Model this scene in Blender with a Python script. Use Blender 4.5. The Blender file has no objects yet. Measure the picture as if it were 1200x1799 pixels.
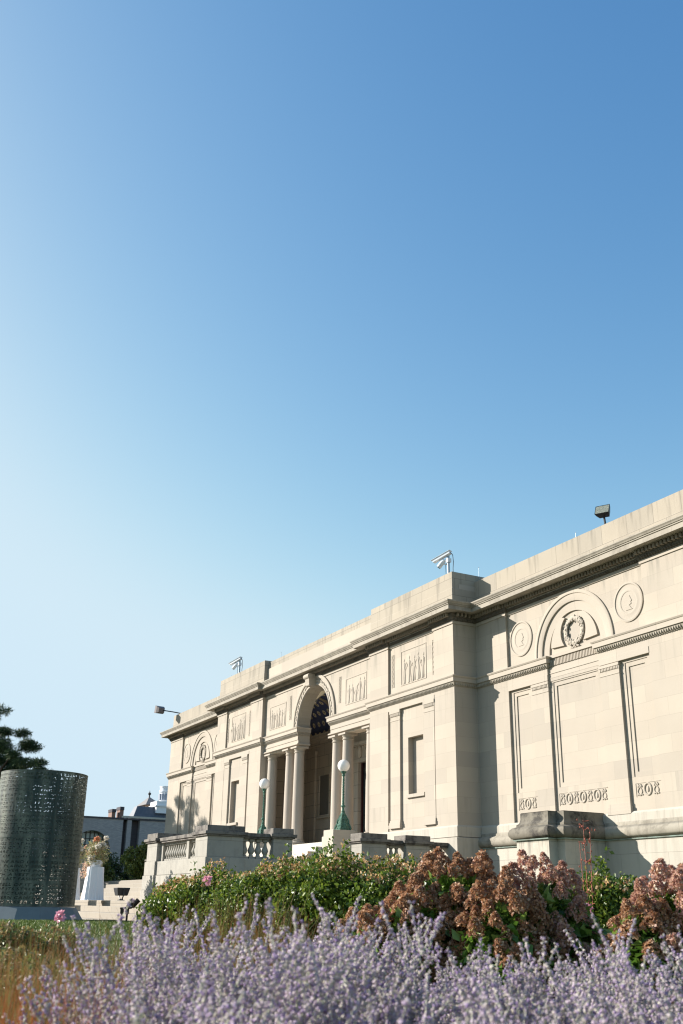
import bpy, bmesh, math, random
import numpy as np
from mathutils import Vector, Matrix
R = math.radians
random.seed(7); RNG = np.random.default_rng(7)
S = bpy.context.scene; COL = S.collection

# ---------------------------------------------------------------- camera
CAMX, CAMY, CAMZ = 33.932, -17.382, 0.0
YAW, PITCH, ROLL, FPX = R(27.578), R(21.307), R(0.964), 1779.57
h = Vector((-math.cos(YAW), math.sin(YAW), 0)); rt = Vector((math.sin(YAW), math.cos(YAW), 0)); up = Vector((0, 0, 1))
fwd = h*math.cos(PITCH) + up*math.sin(PITCH); uu = -h*math.sin(PITCH) + up*math.cos(PITCH)
r2 = rt*math.cos(ROLL) + uu*math.sin(ROLL); u2 = -rt*math.sin(ROLL) + uu*math.cos(ROLL)
cd = bpy.data.cameras.new('camera'); cam = bpy.data.objects.new('camera', cd); COL.objects.link(cam)
M = Matrix.Identity(4)
for i in range(3):
    M[i][0], M[i][1], M[i][2] = r2[i], u2[i], -fwd[i]
M[0][3], M[1][3], M[2][3] = CAMX, CAMY, CAMZ
cam.matrix_world = M
cd.sensor_fit = 'VERTICAL'; cd.sensor_height = 36; cd.lens = FPX/1799*36
cd.clip_start = 0.05; cd.clip_end = 6000
cd.dof.use_dof = True; cd.dof.focus_distance = 24; cd.dof.aperture_fstop = 4.0
S.camera = cam
# ---------------------------------------------------------------- light
SUN_EL = R(23.5)
w = bpy.data.worlds.new('World'); S.world = w; w.use_nodes = True
nt = w.node_tree; bg = nt.nodes['Background']
sky = nt.nodes.new('ShaderNodeTexSky'); sky.sky_type = 'NISHITA'; sky.sun_disc = False
sky.sun_elevation = SUN_EL; sky.sun_rotation = R(225); sky.altitude = 150
sky.air_density = 1.0; sky.dust_density = 1.2; sky.ozone_density = 1.0
sp_ = nt.nodes.new('ShaderNodeSeparateColor'); cb_ = nt.nodes.new('ShaderNodeCombineColor'); nt.links.new(sky.outputs[0], sp_.inputs[0])
for k_, (mul_, pw_) in enumerate(((.694,1.75),(.952,1.22),(1.451,.76))):      # camera colour response of the sky
    a1 = nt.nodes.new('ShaderNodeMath'); a1.operation = 'POWER'; a1.inputs[1].default_value = pw_; nt.links.new(sp_.outputs[k_], a1.inputs[0])
    a2 = nt.nodes.new('ShaderNodeMath'); a2.operation = 'MULTIPLY'; a2.inputs[1].default_value = mul_; nt.links.new(a1.outputs[0], a2.inputs[0]); a3 = nt.nodes.new('ShaderNodeMath'); a3.operation = 'SMOOTH_MIN'; a3.inputs[1].default_value = (3.05,3.85,4.4)[k_]; a3.inputs[2].default_value = 1.6
    nt.links.new(a2.outputs[0], a3.inputs[0]); nt.links.new(a3.outputs[0], cb_.inputs[k_])
nt.links.new(cb_.outputs[0], bg.inputs[0]); bg.inputs[1].default_value = 0.092
sl = bpy.data.lights.new('sun', 'SUN'); sl.energy = 4.3; sl.angle = R(0.5); sl.color = (1, .94, .86)
so = bpy.data.objects.new('sun', sl); COL.objects.link(so)
sd = Vector((math.cos(SUN_EL)*.7071, math.cos(SUN_EL)*.7071, -math.sin(SUN_EL)))
so.rotation_euler = sd.to_track_quat('-Z', 'Y').to_euler()
S.view_settings.view_transform = 'Standard'; S.view_settings.look = 'None'
S.view_settings.exposure = 1.22; S.view_settings.gamma = 1
S.cycles.filter_width = 1.2; S.cycles.max_bounces = 8; S.cycles.transparent_max_bounces = 8

# ---------------------------------------------------------------- helpers
class MB:
    def __init__(s): s.v = []; s.f = []
    def add(s, vs, fs):
        n = len(s.v); s.v += [tuple(v) for v in vs]; s.f += [tuple(i+n for i in f) for f in fs]; return s
    def box(s, x0, x1, y0, y1, z0, z1):
        if x0 > x1: x0, x1 = x1, x0
        if y0 > y1: y0, y1 = y1, y0
        if z0 > z1: z0, z1 = z1, z0
        return s.add([(x0,y0,z0),(x1,y0,z0),(x1,y1,z0),(x0,y1,z0),(x0,y0,z1),(x1,y0,z1),(x1,y1,z1),(x0,y1,z1)],
              [(0,3,2,1),(4,5,6,7),(0,1,5,4),(1,2,6,5),(2,3,7,6),(3,0,4,7)])
    def frustum(s, cx, cy, z0, z1, a0, b0, a1, b1):
        v = []
        for z, a, b in ((z0,a0,b0),(z1,a1,b1)): v += [(cx-a,cy-b,z),(cx+a,cy-b,z),(cx+a,cy+b,z),(cx-a,cy+b,z)]
        return s.add(v, [(0,3,2,1),(4,5,6,7),(0,1,5,4),(1,2,6,5),(2,3,7,6),(3,0,4,7)])
    def prism(s, poly, y0, y1):           # polygon in xz, extruded along y
        n = len(poly); v = [(x,y0,z) for x,z in poly] + [(x,y1,z) for x,z in poly]
        f = [tuple(range(n)), tuple(range(2*n-1, n-1, -1))] + [(i,(i+1)%n+0,(i+1)%n+n,i+n)[::-1] for i in range(n)]
        return s.add(v, f)
    def lathe(s, cx, cy, prof, n=16, z0=0, caps=True):
        v = []; f = []
        for r, z in prof:
            for k in range(n):
                a = 2*math.pi*k/n; v.append((cx+r*math.cos(a), cy+r*math.sin(a), z0+z))
        for j in range(len(prof)-1):
            for k in range(n):
                k2 = (k+1) % n; f.append((j*n+k, j*n+k2, (j+1)*n+k2, (j+1)*n+k))
        if caps: f.append(tuple(range(n-1,-1,-1))); f.append(tuple((len(prof)-1)*n+k for k in range(n)))
        return s.add(v, f)
    def tube(s, pts, r, n=8, closed=False):
        pts = [Vector(p) for p in pts]; N = len(pts); v = []; f = []
        rr = r if hasattr(r, '__len__') else [r]*N
        prev = None
        for i, p in enumerate(pts):
            if closed: t = pts[(i+1)%N]-pts[i-1]
            else: t = pts[min(i+1,N-1)]-pts[max(i-1,0)]
            t.normalize()
            if prev is None:
                a = Vector((0,0,1)) if abs(t.z) < .9 else Vector((1,0,0)); prev = t.cross(a).normalized()
            prev = (prev - t*prev.dot(t)).normalized(); b = t.cross(prev)
            for k in range(n):
                an = 2*math.pi*k/n; v.append(p + (prev*math.cos(an)+b*math.sin(an))*rr[i])
        for i in range(N if closed else N-1):
            j = (i+1) % N
            for k in range(n):
                k2 = (k+1)%n; f.append((i*n+k, i*n+k2, j*n+k2, j*n+k))
        if not closed: f.append(tuple(range(n-1,-1,-1))); f.append(tuple((N-1)*n+k for k in range(n)))
        return s.add(v, f)
    def ball(s, c, r, n=10, m=7):
        r = r if hasattr(r,'__len__') else (r,r,r)
        v = []; f = []
        for j in range(m+1):
            ph = math.pi*j/m
            for k in range(n):
                a = 2*math.pi*k/n; v.append((c[0]+r[0]*math.sin(ph)*math.cos(a), c[1]+r[1]*math.sin(ph)*math.sin(a), c[2]+r[2]*math.cos(ph)))
        for j in range(m):
            for k in range(n): f.append((j*n+k, (j+1)*n+k, (j+1)*n+(k+1)%n, j*n+(k+1)%n))
        return s.add(v, f)
    def sweep(s, path, prof, closed=False):   # plan path (x,y); outward is to the RIGHT of travel; prof (off, z) listed bottom to top
        P = [Vector((a,b)) for a,b in path]; N = len(P); rings = []
        for i in range(N):
            d1 = (P[i]-P[i-1]).normalized() if (i > 0 or closed) else None
            d2 = (P[(i+1)%N]-P[i]).normalized() if (i < N-1 or closed) else None
            if d1 is None: d1 = d2
            if d2 is None: d2 = d1
            n1 = Vector((d1.y,-d1.x)); n2 = Vector((d2.y,-d2.x)); m = n1+n2
            m = m/(m.length_squared)*2 if m.length > 1e-6 else n1
            rings.append([(P[i].x+m.x*o, P[i].y+m.y*o, z) for o, z in prof])
        v = [p for r_ in rings for p in r_]; K = len(prof); f = []
        for i in range(N if closed else N-1):
            j = (i+1)%N
            for k in range(K-1): f.append((i*K+k, j*K+k, j*K+k+1, i*K+k+1))
        if not closed: f.append(tuple(range(K))[::-1]); f.append(tuple((N-1)*K+k for k in range(K)))
        return s.add(v, f)
    def arc(s, cx, cz, prof, a0=0, a1=math.pi, n=32):   # prof closed polygon of (radius, y)
        v = []; f = []; K = len(prof)
        for i in range(n+1):
            a = a0+(a1-a0)*i/n
            for r, y in prof: v.append((cx+r*math.cos(a), y, cz+r*math.sin(a)))
        for i in range(n):
            for k in range(K): f.append((i*K+k, i*K+(k+1)%K, (i+1)*K+(k+1)%K, (i+1)*K+k))
        f.append(tuple(range(K))); f.append(tuple(n*K+k for k in range(K))[::-1])
        return s.add(v, f)
    def archwall(s, x0, x1, z0, z1, cx, cz, r, y0, y1, n=32):
        if cz > z0+1e-4:
            s.box(x0, cx-r, y0, y1, z0, z1); s.box(cx+r, x1, y0, y1, z0, z1)
        else:
            s.box(x0, cx-r, y0, y1, z0, z1); s.box(cx+r, x1, y0, y1, z0, z1)
        for i in range(n):
            a = math.pi*i/n; b = math.pi*(i+1)/n
            xa, za, xb, zb = cx+r*math.cos(a), cz+r*math.sin(a), cx+r*math.cos(b), cz+r*math.sin(b)
            v = [(xa,y0,za),(xa,y0,z1),(xb,y0,z1),(xb,y0,zb),(xa,y1,za),(xa,y1,z1),(xb,y1,z1),(xb,y1,zb)]
            s.add(v, [(0,1,2,3),(7,6,5,4),(0,3,7,4),(1,5,6,2)])
        return s
    def mirror(s):
        s.v = s.v + [(-x,y,z) for x,y,z in s.v]; n = len(s.v)//2
        s.f = s.f + [tuple(i+n for i in f)[::-1] for f in s.f]; return s
    def obj(s, name, mat, parent=None, smooth=False, bevel=0, **props):
        me = bpy.data.meshes.new(name); me.from_pydata(s.v, [], s.f); me.update()
        if mat: me.materials.append(mat)
        o = bpy.data.objects.new(name, me); COL.objects.link(o)
        if smooth:
            me.polygons.foreach_set('use_smooth', [True]*len(me.polygons))
            try: me.set_sharp_from_angle(angle=R(40))
            except Exception: pass
        if bevel:
            m = o.modifiers.new('edge', 'BEVEL'); m.width = bevel; m.segments = 1; m.limit_method = 'ANGLE'; m.angle_limit = R(50)
        if parent: o.parent = parent
        tag(o, **props); return o
def tag(o, label=None, cat=None, group=None, kind=None):
    if label: o['label'] = label
    if cat: o['category'] = cat
    if group: o['group'] = group
    if kind: o['kind'] = kind
    return o
def thing(name, label, cat, group=None, loc=(0,0,0)):
    o = bpy.data.objects.new(name, None); COL.objects.link(o); o.empty_display_size = .1; o.location = loc
    return tag(o, label, cat, group)
def npmesh(name, V, F, mat, parent=None, smooth=False, **props):    # V (n,3), F (m,k)
    me = bpy.data.meshes.new(name); V = np.ascontiguousarray(V, np.float32); F = np.ascontiguousarray(F, np.int32)
    m, k = F.shape
    me.vertices.add(len(V)); me.vertices.foreach_set('co', V.ravel())
    me.loops.add(m*k); me.loops.foreach_set('vertex_index', F.ravel())
    me.polygons.add(m); me.polygons.foreach_set('loop_start', np.arange(0, m*k, k, dtype=np.int32))
    me.polygons.foreach_set('loop_total', np.full(m, k, np.int32)); me.update(calc_edges=True)
    if mat: me.materials.append(mat)
    if smooth: me.polygons.foreach_set('use_smooth', np.ones(m, bool))
    o = bpy.data.objects.new(name, me); COL.objects.link(o)
    if parent: o.parent = parent
    return tag(o, **props)
def copy_tree(o, parent=None):
    c = o.copy(); COL.objects.link(c); c.parent = parent
    for ch in o.children: copy_tree(ch, c)
    return c

# ---------------------------------------------------------------- materials
def newmat(name):
    m = bpy.data.materials.new(name); m.use_nodes = True; t = m.node_tree
    return m, t, t.nodes['Principled BSDF']
def N(t, ty, **kw):
    n = t.nodes.new(ty)
    for k, v in kw.items():
        if k in n.inputs: n.inputs[k].default_value = v
        else: setattr(n, k, v)
    return n
def ramp(t, src, stops):
    r_ = t.nodes.new('ShaderNodeValToRGB'); e = r_.color_ramp.elements
    while len(e) < len(stops): e.new(.5)
    for el, (p, c) in zip(e, stops):
        el.position = p; el.color = (c,c,c,1) if not hasattr(c,'__len__') else (*c,1)
    t.links.new(src, r_.inputs[0]); return r_.outputs[0]
def mix(t, a, b, fac, mode='MIX'):
    m = t.nodes.new('ShaderNodeMix'); m.data_type = 'RGBA'; m.blend_type = mode
    for sock, val in ((m.inputs[0], fac), (m.inputs[6], a), (m.inputs[7], b)):
        if hasattr(val, 'is_output') or isinstance(val, bpy.types.NodeSocket): t.links.new(val, sock)
        elif hasattr(val, '__len__'): sock.default_value = (*val, 1)
        else: sock.default_value = val
    return m.outputs[2]
def mth(t, op, a, b=None):
    m = t.nodes.new('ShaderNodeMath'); m.operation = op
    for i, v in enumerate((a, b)):
        if v is None: continue
        if isinstance(v, bpy.types.NodeSocket): t.links.new(v, m.inputs[i])
        else: m.inputs[i].default_value = v
    return m.outputs[0]
def stone(name, base, blocks=(0.95, 0.41), var=.10, grime=0.25, lichen=0.0, dark=(.07,.065,.055), rough=.85, mortar=.005, zoff=0.0, streak=None, mdark=.55, coarse=1.0):
    m, t, b = newmat(name)
    g = N(t, 'ShaderNodeNewGeometry'); sx = N(t, 'ShaderNodeSeparateXYZ'); t.links.new(g.outputs['Position'], sx.inputs[0])
    u = mth(t, 'ADD', sx.outputs[0], sx.outputs[1]); cz = mth(t, 'ADD', sx.outputs[2], zoff)
    cv = N(t, 'ShaderNodeCombineXYZ'); t.links.new(u, cv.inputs[0]); t.links.new(cz, cv.inputs[1])
    col = base
    if blocks:
        br = N(t, 'ShaderNodeTexBrick'); t.links.new(cv.outputs[0], br.inputs['Vector'])
        br.inputs['Scale'].default_value = 1; br.inputs['Brick Width'].default_value = blocks[0]; br.inputs['Row Height'].default_value = blocks[1]
        br.inputs['Mortar Size'].default_value = mortar; br.inputs['Mortar Smooth'].default_value = .2; br.offset = .45
        c1 = tuple(c*(1-var) for c in base); c2 = (min(1,base[0]*(1+var*.6)), base[1]*(1+var*.45), base[2]*(1+var*.2))
        br.inputs['Color1'].default_value = (*c1,1); br.inputs['Color2'].default_value = (*c2,1)
        br.inputs['Mortar'].default_value = (*(c*mdark for c in base),1)
        col = br.outputs['Color']
    n1 = N(t, 'ShaderNodeTexNoise'); n1.inputs['Scale'].default_value = .9; n1.inputs['Detail'].default_value = 6; t.links.new(g.outputs['Position'], n1.inputs['Vector'])
    f1 = ramp(t, n1.outputs['Fac'], [(.35,.0),(.75,1.0)])
    col = mix(t, col, (base[0]*.82, base[1]*.80, base[2]*.78), mth(t,'MULTIPLY', f1, grime))
    # vertical streaks
    mp = N(t, 'ShaderNodeMapping'); mp.inputs['Scale'].default_value = (5,5,.55); t.links.new(g.outputs['Position'], mp.inputs[0])
    n2 = N(t, 'ShaderNodeTexNoise'); n2.inputs['Scale'].default_value = 1.3; n2.inputs['Detail'].default_value = 5; t.links.new(mp.outputs[0], n2.inputs['Vector'])
    f2 = ramp(t, n2.outputs['Fac'], [(.52,.0),(.72,1.0)])
    if streak:      # (z_top, z_fade, strength): run-off below a ledge
      for zt, zf, st in (streak if isinstance(streak, list) else [streak]):
        mr = N(t, 'ShaderNodeMapRange'); t.links.new(sx.outputs[2], mr.inputs[0])
        mr.inputs[1].default_value = zf; mr.inputs[2].default_value = zt; mr.inputs[3].default_value = 0; mr.inputs[4].default_value = 1
        cut = mth(t, 'LESS_THAN', sx.outputs[2], zt+.05)
        col = mix(t, col, dark, mth(t, 'MULTIPLY', mth(t,'MULTIPLY', f2, mth(t,'MULTIPLY', cut, mr.outputs[0])), st))
    if lichen > 0:
        n3 = N(t, 'ShaderNodeTexNoise'); n3.inputs['Scale'].default_value = 3.2*coarse; n3.inputs['Detail'].default_value = 9; n3.inputs['Roughness'].default_value = .72
        t.links.new(g.outputs['Position'], n3.inputs['Vector'])
        f3 = ramp(t, n3.outputs['Fac'], [(.47,.0),(.62,1.0)])
        col = mix(t, col, dark, mth(t, 'MULTIPLY', f3, lichen))
        col = mix(t, col, dark, mth(t, 'MULTIPLY', f2, lichen*.6))
    nf = N(t, 'ShaderNodeTexNoise'); nf.inputs['Scale'].default_value = 45; nf.inputs['Detail'].default_value = 4; t.links.new(g.outputs['Position'], nf.inputs['Vector'])
    col = mix(t, col, (.5,.5,.5), ramp(t, nf.outputs['Fac'], [(.3,.0),(.8,.12)]), 'OVERLAY')
    t.links.new(col, b.inputs['Base Color']); b.inputs['Roughness'].default_value = rough
    b.inputs['Specular IOR Level'].default_value = .25
    bp = N(t, 'ShaderNodeBump'); bp.inputs['Strength'].default_value = .35; bp.inputs['Distance'].default_value = .02
    t.links.new(mth(t,'ADD', n1.outputs['Fac'], mth(t,'MULTIPLY', nf.outputs['Fac'], .35)), bp.inputs['Height']); t.links.new(bp.outputs[0], b.inputs['Normal'])
    return m
def plain(name, col, rough=.6, metal=0, spec=.5, noise=0, nscale=8, col2=None, bump=0):
    m, t, b = newmat(name); b.inputs['Roughness'].default_value = rough; b.inputs['Metallic'].default_value = metal
    b.inputs['Specular IOR Level'].default_value = spec; b.inputs['Base Color'].default_value = (*col,1)
    if noise or bump:
        g = N(t, 'ShaderNodeNewGeometry'); n1 = N(t,'ShaderNodeTexNoise'); n1.inputs['Scale'].default_value = nscale; n1.inputs['Detail'].default_value = 6
        t.links.new(g.outputs['Position'], n1.inputs['Vector'])
        c = mix(t, col, col2 or tuple(x*.5 for x in col), mth(t,'MULTIPLY', ramp(t, n1.outputs['Fac'], [(.4,.0),(.65,1.0)]), noise))
        t.links.new(c, b.inputs['Base Color'])
        if bump:
            bp = N(t,'ShaderNodeBump'); bp.inputs['Strength'].default_value = bump; bp.inputs['Distance'].default_value = .02
            t.links.new(n1.outputs['Fac'], bp.inputs['Height']); t.links.new(bp.outputs[0], b.inputs['Normal'])
    return m
def leafmat(name, cols, rough=.45, trans=.3, spec=.5):
    m, t, b = newmat(name); g = N(t,'ShaderNodeNewGeometry')
    st = [(i/max(1,len(cols)-1), c) for i, c in enumerate(cols)]
    c = ramp(t, g.outputs['Random Per Island'], st); t.links.new(c, b.inputs['Base Color'])
    b.inputs['Roughness'].default_value = rough; b.inputs['Specular IOR Level'].default_value = spec
    if trans:
        tr = N(t,'ShaderNodeBsdfTranslucent'); t.links.new(c, tr.inputs[0]); ms = N(t,'ShaderNodeMixShader'); ms.inputs[0].default_value = trans
        t.links.new(b.outputs[0], ms.inputs[1]); t.links.new(tr.outputs[0], ms.inputs[2]); t.links.new(ms.outputs[0], t.nodes['Material Output'].inputs[0])
    return m

LIME = (.405,.358,.298)
m_wall = stone('limestone', LIME, blocks=(1.25,.42), var=.11, grime=.4, mortar=.0035, mdark=.75, streak=[(8.05,7.0,.95),(6.15,4.9,.5),(2.9,1.9,.4)], dark=(.22,.205,.17))
m_low = stone('limestone_base', (.44,.405,.345), blocks=(1.5,.62), var=.05, grime=.5, streak=(2.1,.2,.5), dark=(.2,.19,.16))
m_trim = stone('limestone_trim', (.405,.358,.298), blocks=(1.4,4.0), var=.05, grime=.3, mortar=.004)
m_par = stone('parapet_stone', (.35,.31,.25), blocks=(.92,.535), var=.10, grime=.5, streak=(9.75,8.5,.95), dark=(.15,.135,.11), zoff=-.27, mortar=.008, mdark=.5)
m_corn = stone('cornice_stone', (.36,.325,.27), blocks=(1.4,4.0), var=.05, grime=.8, lichen=.38, dark=(.13,.115,.095))
m_dent = stone('soot_shade_stone', (.13,.115,.095), blocks=None, grime=.8, lichen=.5, dark=(.05,.045,.038))  # grimed stone, its colour darkened further to paint shade between the dentils
m_balu = stone('weathered_stone', (.37,.35,.305), blocks=(1.15,.38), var=.07, grime=.7, lichen=.22, dark=(.13,.125,.115), mortar=.006, zoff=.02)
m_cap = stone('dark_cap_stone', (.21,.19,.165), blocks=None, grime=.8, lichen=.85, dark=(.055,.048,.044))
m_ped = stone('lichen_stone', (.19,.17,.135), blocks=None, grime=.6, lichen=.95, dark=(.045,.04,.035), coarse=.8)
m_step = stone('step_granite', (.32,.285,.235), blocks=(1.3,40.), var=.07, grime=.5, lichen=.15, dark=(.2,.18,.15), mortar=.008)
m_bright = stone('pale_step', (.52,.49,.43), blocks=(1.3,40.), var=.05, grime=.3)
m_in = stone('loggia_stone', (.60,.52,.42), blocks=(.8,.5), var=.1, grime=.3, mortar=.008, mdark=.4)
m_verd = plain('verdigris', (.10,.21,.155), .75, .1, .3, noise=.95, nscale=26, col2=(.02,.055,.04), bump=.5)
m_bronze = plain('bronze_strip', (.30,.38,.33), .7, .1, noise=.9, nscale=6, col2=(.20,.20,.17))
m_globe = plain('milk_glass', (.88,.86,.83), .18, 0, .5)
m_door = plain('dark_door', (.012,.011,.012), .35)
m_doorred = plain('dark_red_door', (.05,.012,.012), .4)
m_glassdoor = plain('door_glass', (.03,.045,.05), .08)
m_white = plain('white_enamel', (.75,.76,.78), .4)
m_grey = plain('grey_metal', (.32,.37,.42), .45, .3)
m_black = plain('black_metal', (.02,.02,.022), .5)
m_dkbrown = plain('brown_metal', (.05,.032,.022), .5, .4)
m_lens = plain('floodlight_glass', (.12,.13,.10), .1, 0, .8, noise=.8, nscale=60, col2=(.45,.45,.35))
m_shade = plain('rusty_grey_metal', (.13,.11,.11), .5, .2)

# ---------------------------------------------------------------- ground
def ground_z(x, y):
    d = (x-CAMX)*h.x + (y-CAMY)*h.y
    k = np.clip((d-7)/12, 0, 1); k = k*k*(3-2*k)
    return -1.06 + k*.68
xs = np.concatenate([[-3000,-800,-300,-150,-80], np.arange(-40, 60, .6), [80,150,400,3000]])
ys = np.concatenate([[-3000,-800,-300,-120,-60], np.arange(-40, 30, .6), [60,150,400,3000]])
X, Y = np.meshgrid(xs, ys); Z = ground_z(X, Y) + .02*np.sin(X*1.3)*np.cos(Y*1.7)
V = np.stack([X, Y, Z], -1).reshape(-1,3); nx = len(xs); ny = len(ys)
I = (np.arange(ny-1)[:,None]*nx + np.arange(nx-1)[None]).ravel(); F = np.stack([I, I+1, I+nx+1, I+nx], -1)
mg, t, b = newmat('lawn'); g = N(t,'ShaderNodeNewGeometry')
n1 = N(t,'ShaderNodeTexNoise'); n1.inputs['Scale'].default_value = 3; n1.inputs['Detail'].default_value = 8; t.links.new(g.outputs['Position'], n1.inputs['Vector'])
n2 = N(t,'ShaderNodeTexNoise'); n2.inputs['Scale'].default_value = 60; n2.inputs['Detail'].default_value = 4; t.links.new(g.outputs['Position'], n2.inputs['Vector'])
c = mix(t, (.06,.085,.02), (.13,.12,.05), ramp(t, n1.outputs['Fac'], [(.4,.0),(.7,1.)])); c = mix(t, c, (.02,.03,.01), ramp(t, n2.outputs['Fac'], [(.45,.0),(.7,.8)]))
t.links.new(c, b.inputs['Base Color']); b.inputs['Roughness'].default_value = .9
npmesh('ground', V, F, mg, smooth=True, kind='structure')

# ---------------------------------------------------------------- museum
XW, XA, XPO, XPI, XPC, E_ = 18.333, 13.746, 9.5, 4.491, 7.061, 1.369
DP, DC = .82, .67
ZT, ZS = 7.93, 6.39
mus = thing('museum_building', 'long pale limestone museum with arched loggia, carved panels and heavy cornice', 'building')
SG = (1, -1)
def msym(mb, sg):          # mirror a builder for the other half
    if sg < 0: mb.v = [(-x,y,z) for x,y,z in mb.v]; mb.f = [f[::-1] for f in mb.f]
    return mb
# main outline in plan, travelling +x (outward = -y)
OUT = [(-XW,16),(-XW,0),(-XPO,0),(-XPO,-DP),(-XPI,-DP),(-XPI,-DC),(XPI,-DC),(XPI,-DP),(XPO,-DP),(XPO,0),(XW,0),(XW,16)]
for sg in SG:
    # wings -------------------------------------------------------
    a, b_, c_ = 2.749, 1.014, 1.70
    mb = MB()
    mb.box(XPO-.02, XW, .16, 15.9, -1, 9.2)                       # body
    mb.box(XPO, XA-a, 0, .17, 2.0, 8.3); mb.box(XA+a, XW, 0, .17, 2.0, 8.3)      # piers
    mb.archwall(XA-a, XA+a, ZS-.0, 8.3, XA, ZS+.02, 1.27, .075, .17)                 # upper field with blind arch
    mb.box(XA-a, XA+a, .11, .17, 2.0, 5.86)                       # lower field back plane ring base
    mb.box(XA-a, XA-c_, .06, .11, 5.80, 6.1); mb.box(XA+c_, XA+a, .06, .11, 5.80, 6.1)
    mb.box(XA-c_, XA+c_, .142, .17, 5.7, 6.39); mb.box(XA-b_, XA+b_, .05, .13, 5.70, 5.80)
    msym(mb, sg).obj('wall', m_wall, mus)
    # panel frames (proud rings)
    mb = MB()
    def ring(x0,x1,z0,z1,w_,y0,y1):
        mb.box(x0,x0+w_,y0,y1,z0,z1); mb.box(x1-w_,x1,y0,y1,z0,z1); mb.box(x0+w_,x1-w_,y0,y1,z0,z0+w_); mb.box(x0+w_,x1-w_,y0,y1,z1-w_,z1)
    for (x0,x1) in ((XA-a,XA-c_),(XA-b_,XA+b_),(XA+c_,XA+a)):
        zt = 5.80; zb = 2.95
        ring(x0, x1, 2.12, zt, .14, .064, .112)
        mb.box(x0+.14, x1-.14, .064, .112, 2.26, zb)               # apron below the panel
        ring(x0+.14, x1-.14, zb, zt-.14, .11, .084, .113)
    msym(mb, sg).obj('panel_frame', m_wall, mus)
    for x0, x1 in ((XA-c_,XA-b_),(XA+b_,XA+c_)):
        mb = MB(); mb.box(x0, x1, 0.0, .112, 2.38, 5.56)
        ca = MB(); ca.box(x0-.02, x1+.02, -.03, .112, 5.64, 5.71); ca.box(x0-.01,x1+.01,-.012,.112,5.56,5.64)
        for k in range(12): ca.box(x0+.02+k*(x1-x0-.04)/12, x0+.02+(k+.6)*(x1-x0-.04)/12, -.026, -.011, 5.57, 5.63)
        ca.box(x0-.01,x1+.01,-.012,.112,5.44,5.47)
        ba = MB(); ba.box(x0-.05, x1+.05, -.05, .112, 2.12, 2.22); ba.box(x0-.035,x1+.035,-.035,.112,2.22,2.30); ba.box(x0-.015,x1+.015,-.015,.112,2.30,2.38)
        o = msym(mb, sg).obj('pilaster', m_wall, mus)
        msym(ca, sg).obj('capital', m_trim, o); msym(ba, sg).obj('base', m_trim, o)
    # entablature over side bays, recessed fluted frieze in the middle
    mb = MB()
    for x0, x1 in ((XA-a,XA-b_+.0),(XA+b_-.0,XA+a)):
        mb.box(x0, x1, -.0, .10, 5.73, 6.06); mb.box(x0, x1, -.012, .0, 5.73, 5.88)
    mb.box(XA-b_, XA+b_, .06, .14, 5.73, 6.06)
    for k in range(2): mb.box(XA-b_, XA+b_, .045, .06, 5.78+k*.12, 5.80+k*.12)
    n = 34
    for k in range(n):
        x = XA-b_+.03+k*(2*b_-.06)/n; mb.box(x, x+.03, .04, .075, 6.10, 6.27)
    mb.box(XA-b_, XA+b_, .075, .14, 6.06, 6.30); mb.box(XA-b_, XA+b_, .02, .14, 6.30, 6.385)
    msym(mb, sg).obj('frieze', m_trim, mus)
    # blind arch: archivolt, wreath and wings
    mb = MB()
    y0 = .075
    mb.arc(XA, ZS+.02, [(1.27,y0+.03),(1.27,y0-.01),(1.30,y0-.02),(1.46,y0-.02),(1.47,y0-.045),(1.52,y0-.05),(1.56,y0-.035),(1.56,y0+.03)], n=48)
    mb.arc(XA, ZS+.02, [(1.02,.16),(1.02,.115),(1.27,.105),(1.27,.16)], n=48)
    msym(mb, sg).obj('blind_arch', m_trim, mus, smooth=True)
    mb = MB(); wc = (XA+.02, 6.90); pts = [(wc[0]+.33*math.cos(t_), .12, wc[1]+.33*math.sin(t_)) for t_ in np.linspace(0, 2*math.pi, 40, endpoint=False)]
    mb.tube(pts, [.065+.014*(i%2) for i in range(40)], 8, True)
    for i in range(110):
        t_ = random.uniform(0, 2*math.pi); rr_ = .33+random.uniform(-.07,.07); mb.ball((wc[0]+rr_*math.cos(t_), .06+random.uniform(-.01,.02), wc[1]+rr_*math.sin(t_)), (.028,.03,.034), 6, 4)
    for k in range(16): mb.ball((wc[0]+random.uniform(-.2,.2), .09, wc[1]-.38+random.uniform(-.09,.05)), (.04,.03,.03), 6, 4)
    mb.v = [(x,.13+(y-.12)*.5,z) for x,y,z in mb.v]; msym(mb, sg).obj('wreath', m_trim, mus, smooth=True)
    for s_ in SG:
        mb = MB()
        po = [(s_*.92*math.cos(q), .92*math.sin(q)) for q in np.linspace(R(4), R(62), 9)]
        pi_ = [(s_*(.0+.50*math.cos(q)), .36+.50*math.sin(q)) for q in np.linspace(R(55), R(-40), 9)]
        po = [(XA+x, ZS+.14+z) for x, z in po+pi_]
        if s_ < 0: po = po[::-1]
        mb.prism(po[::-1], .10, .17)
        msym(mb, sg).obj('tympanum_relief', m_trim, mus)
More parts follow.
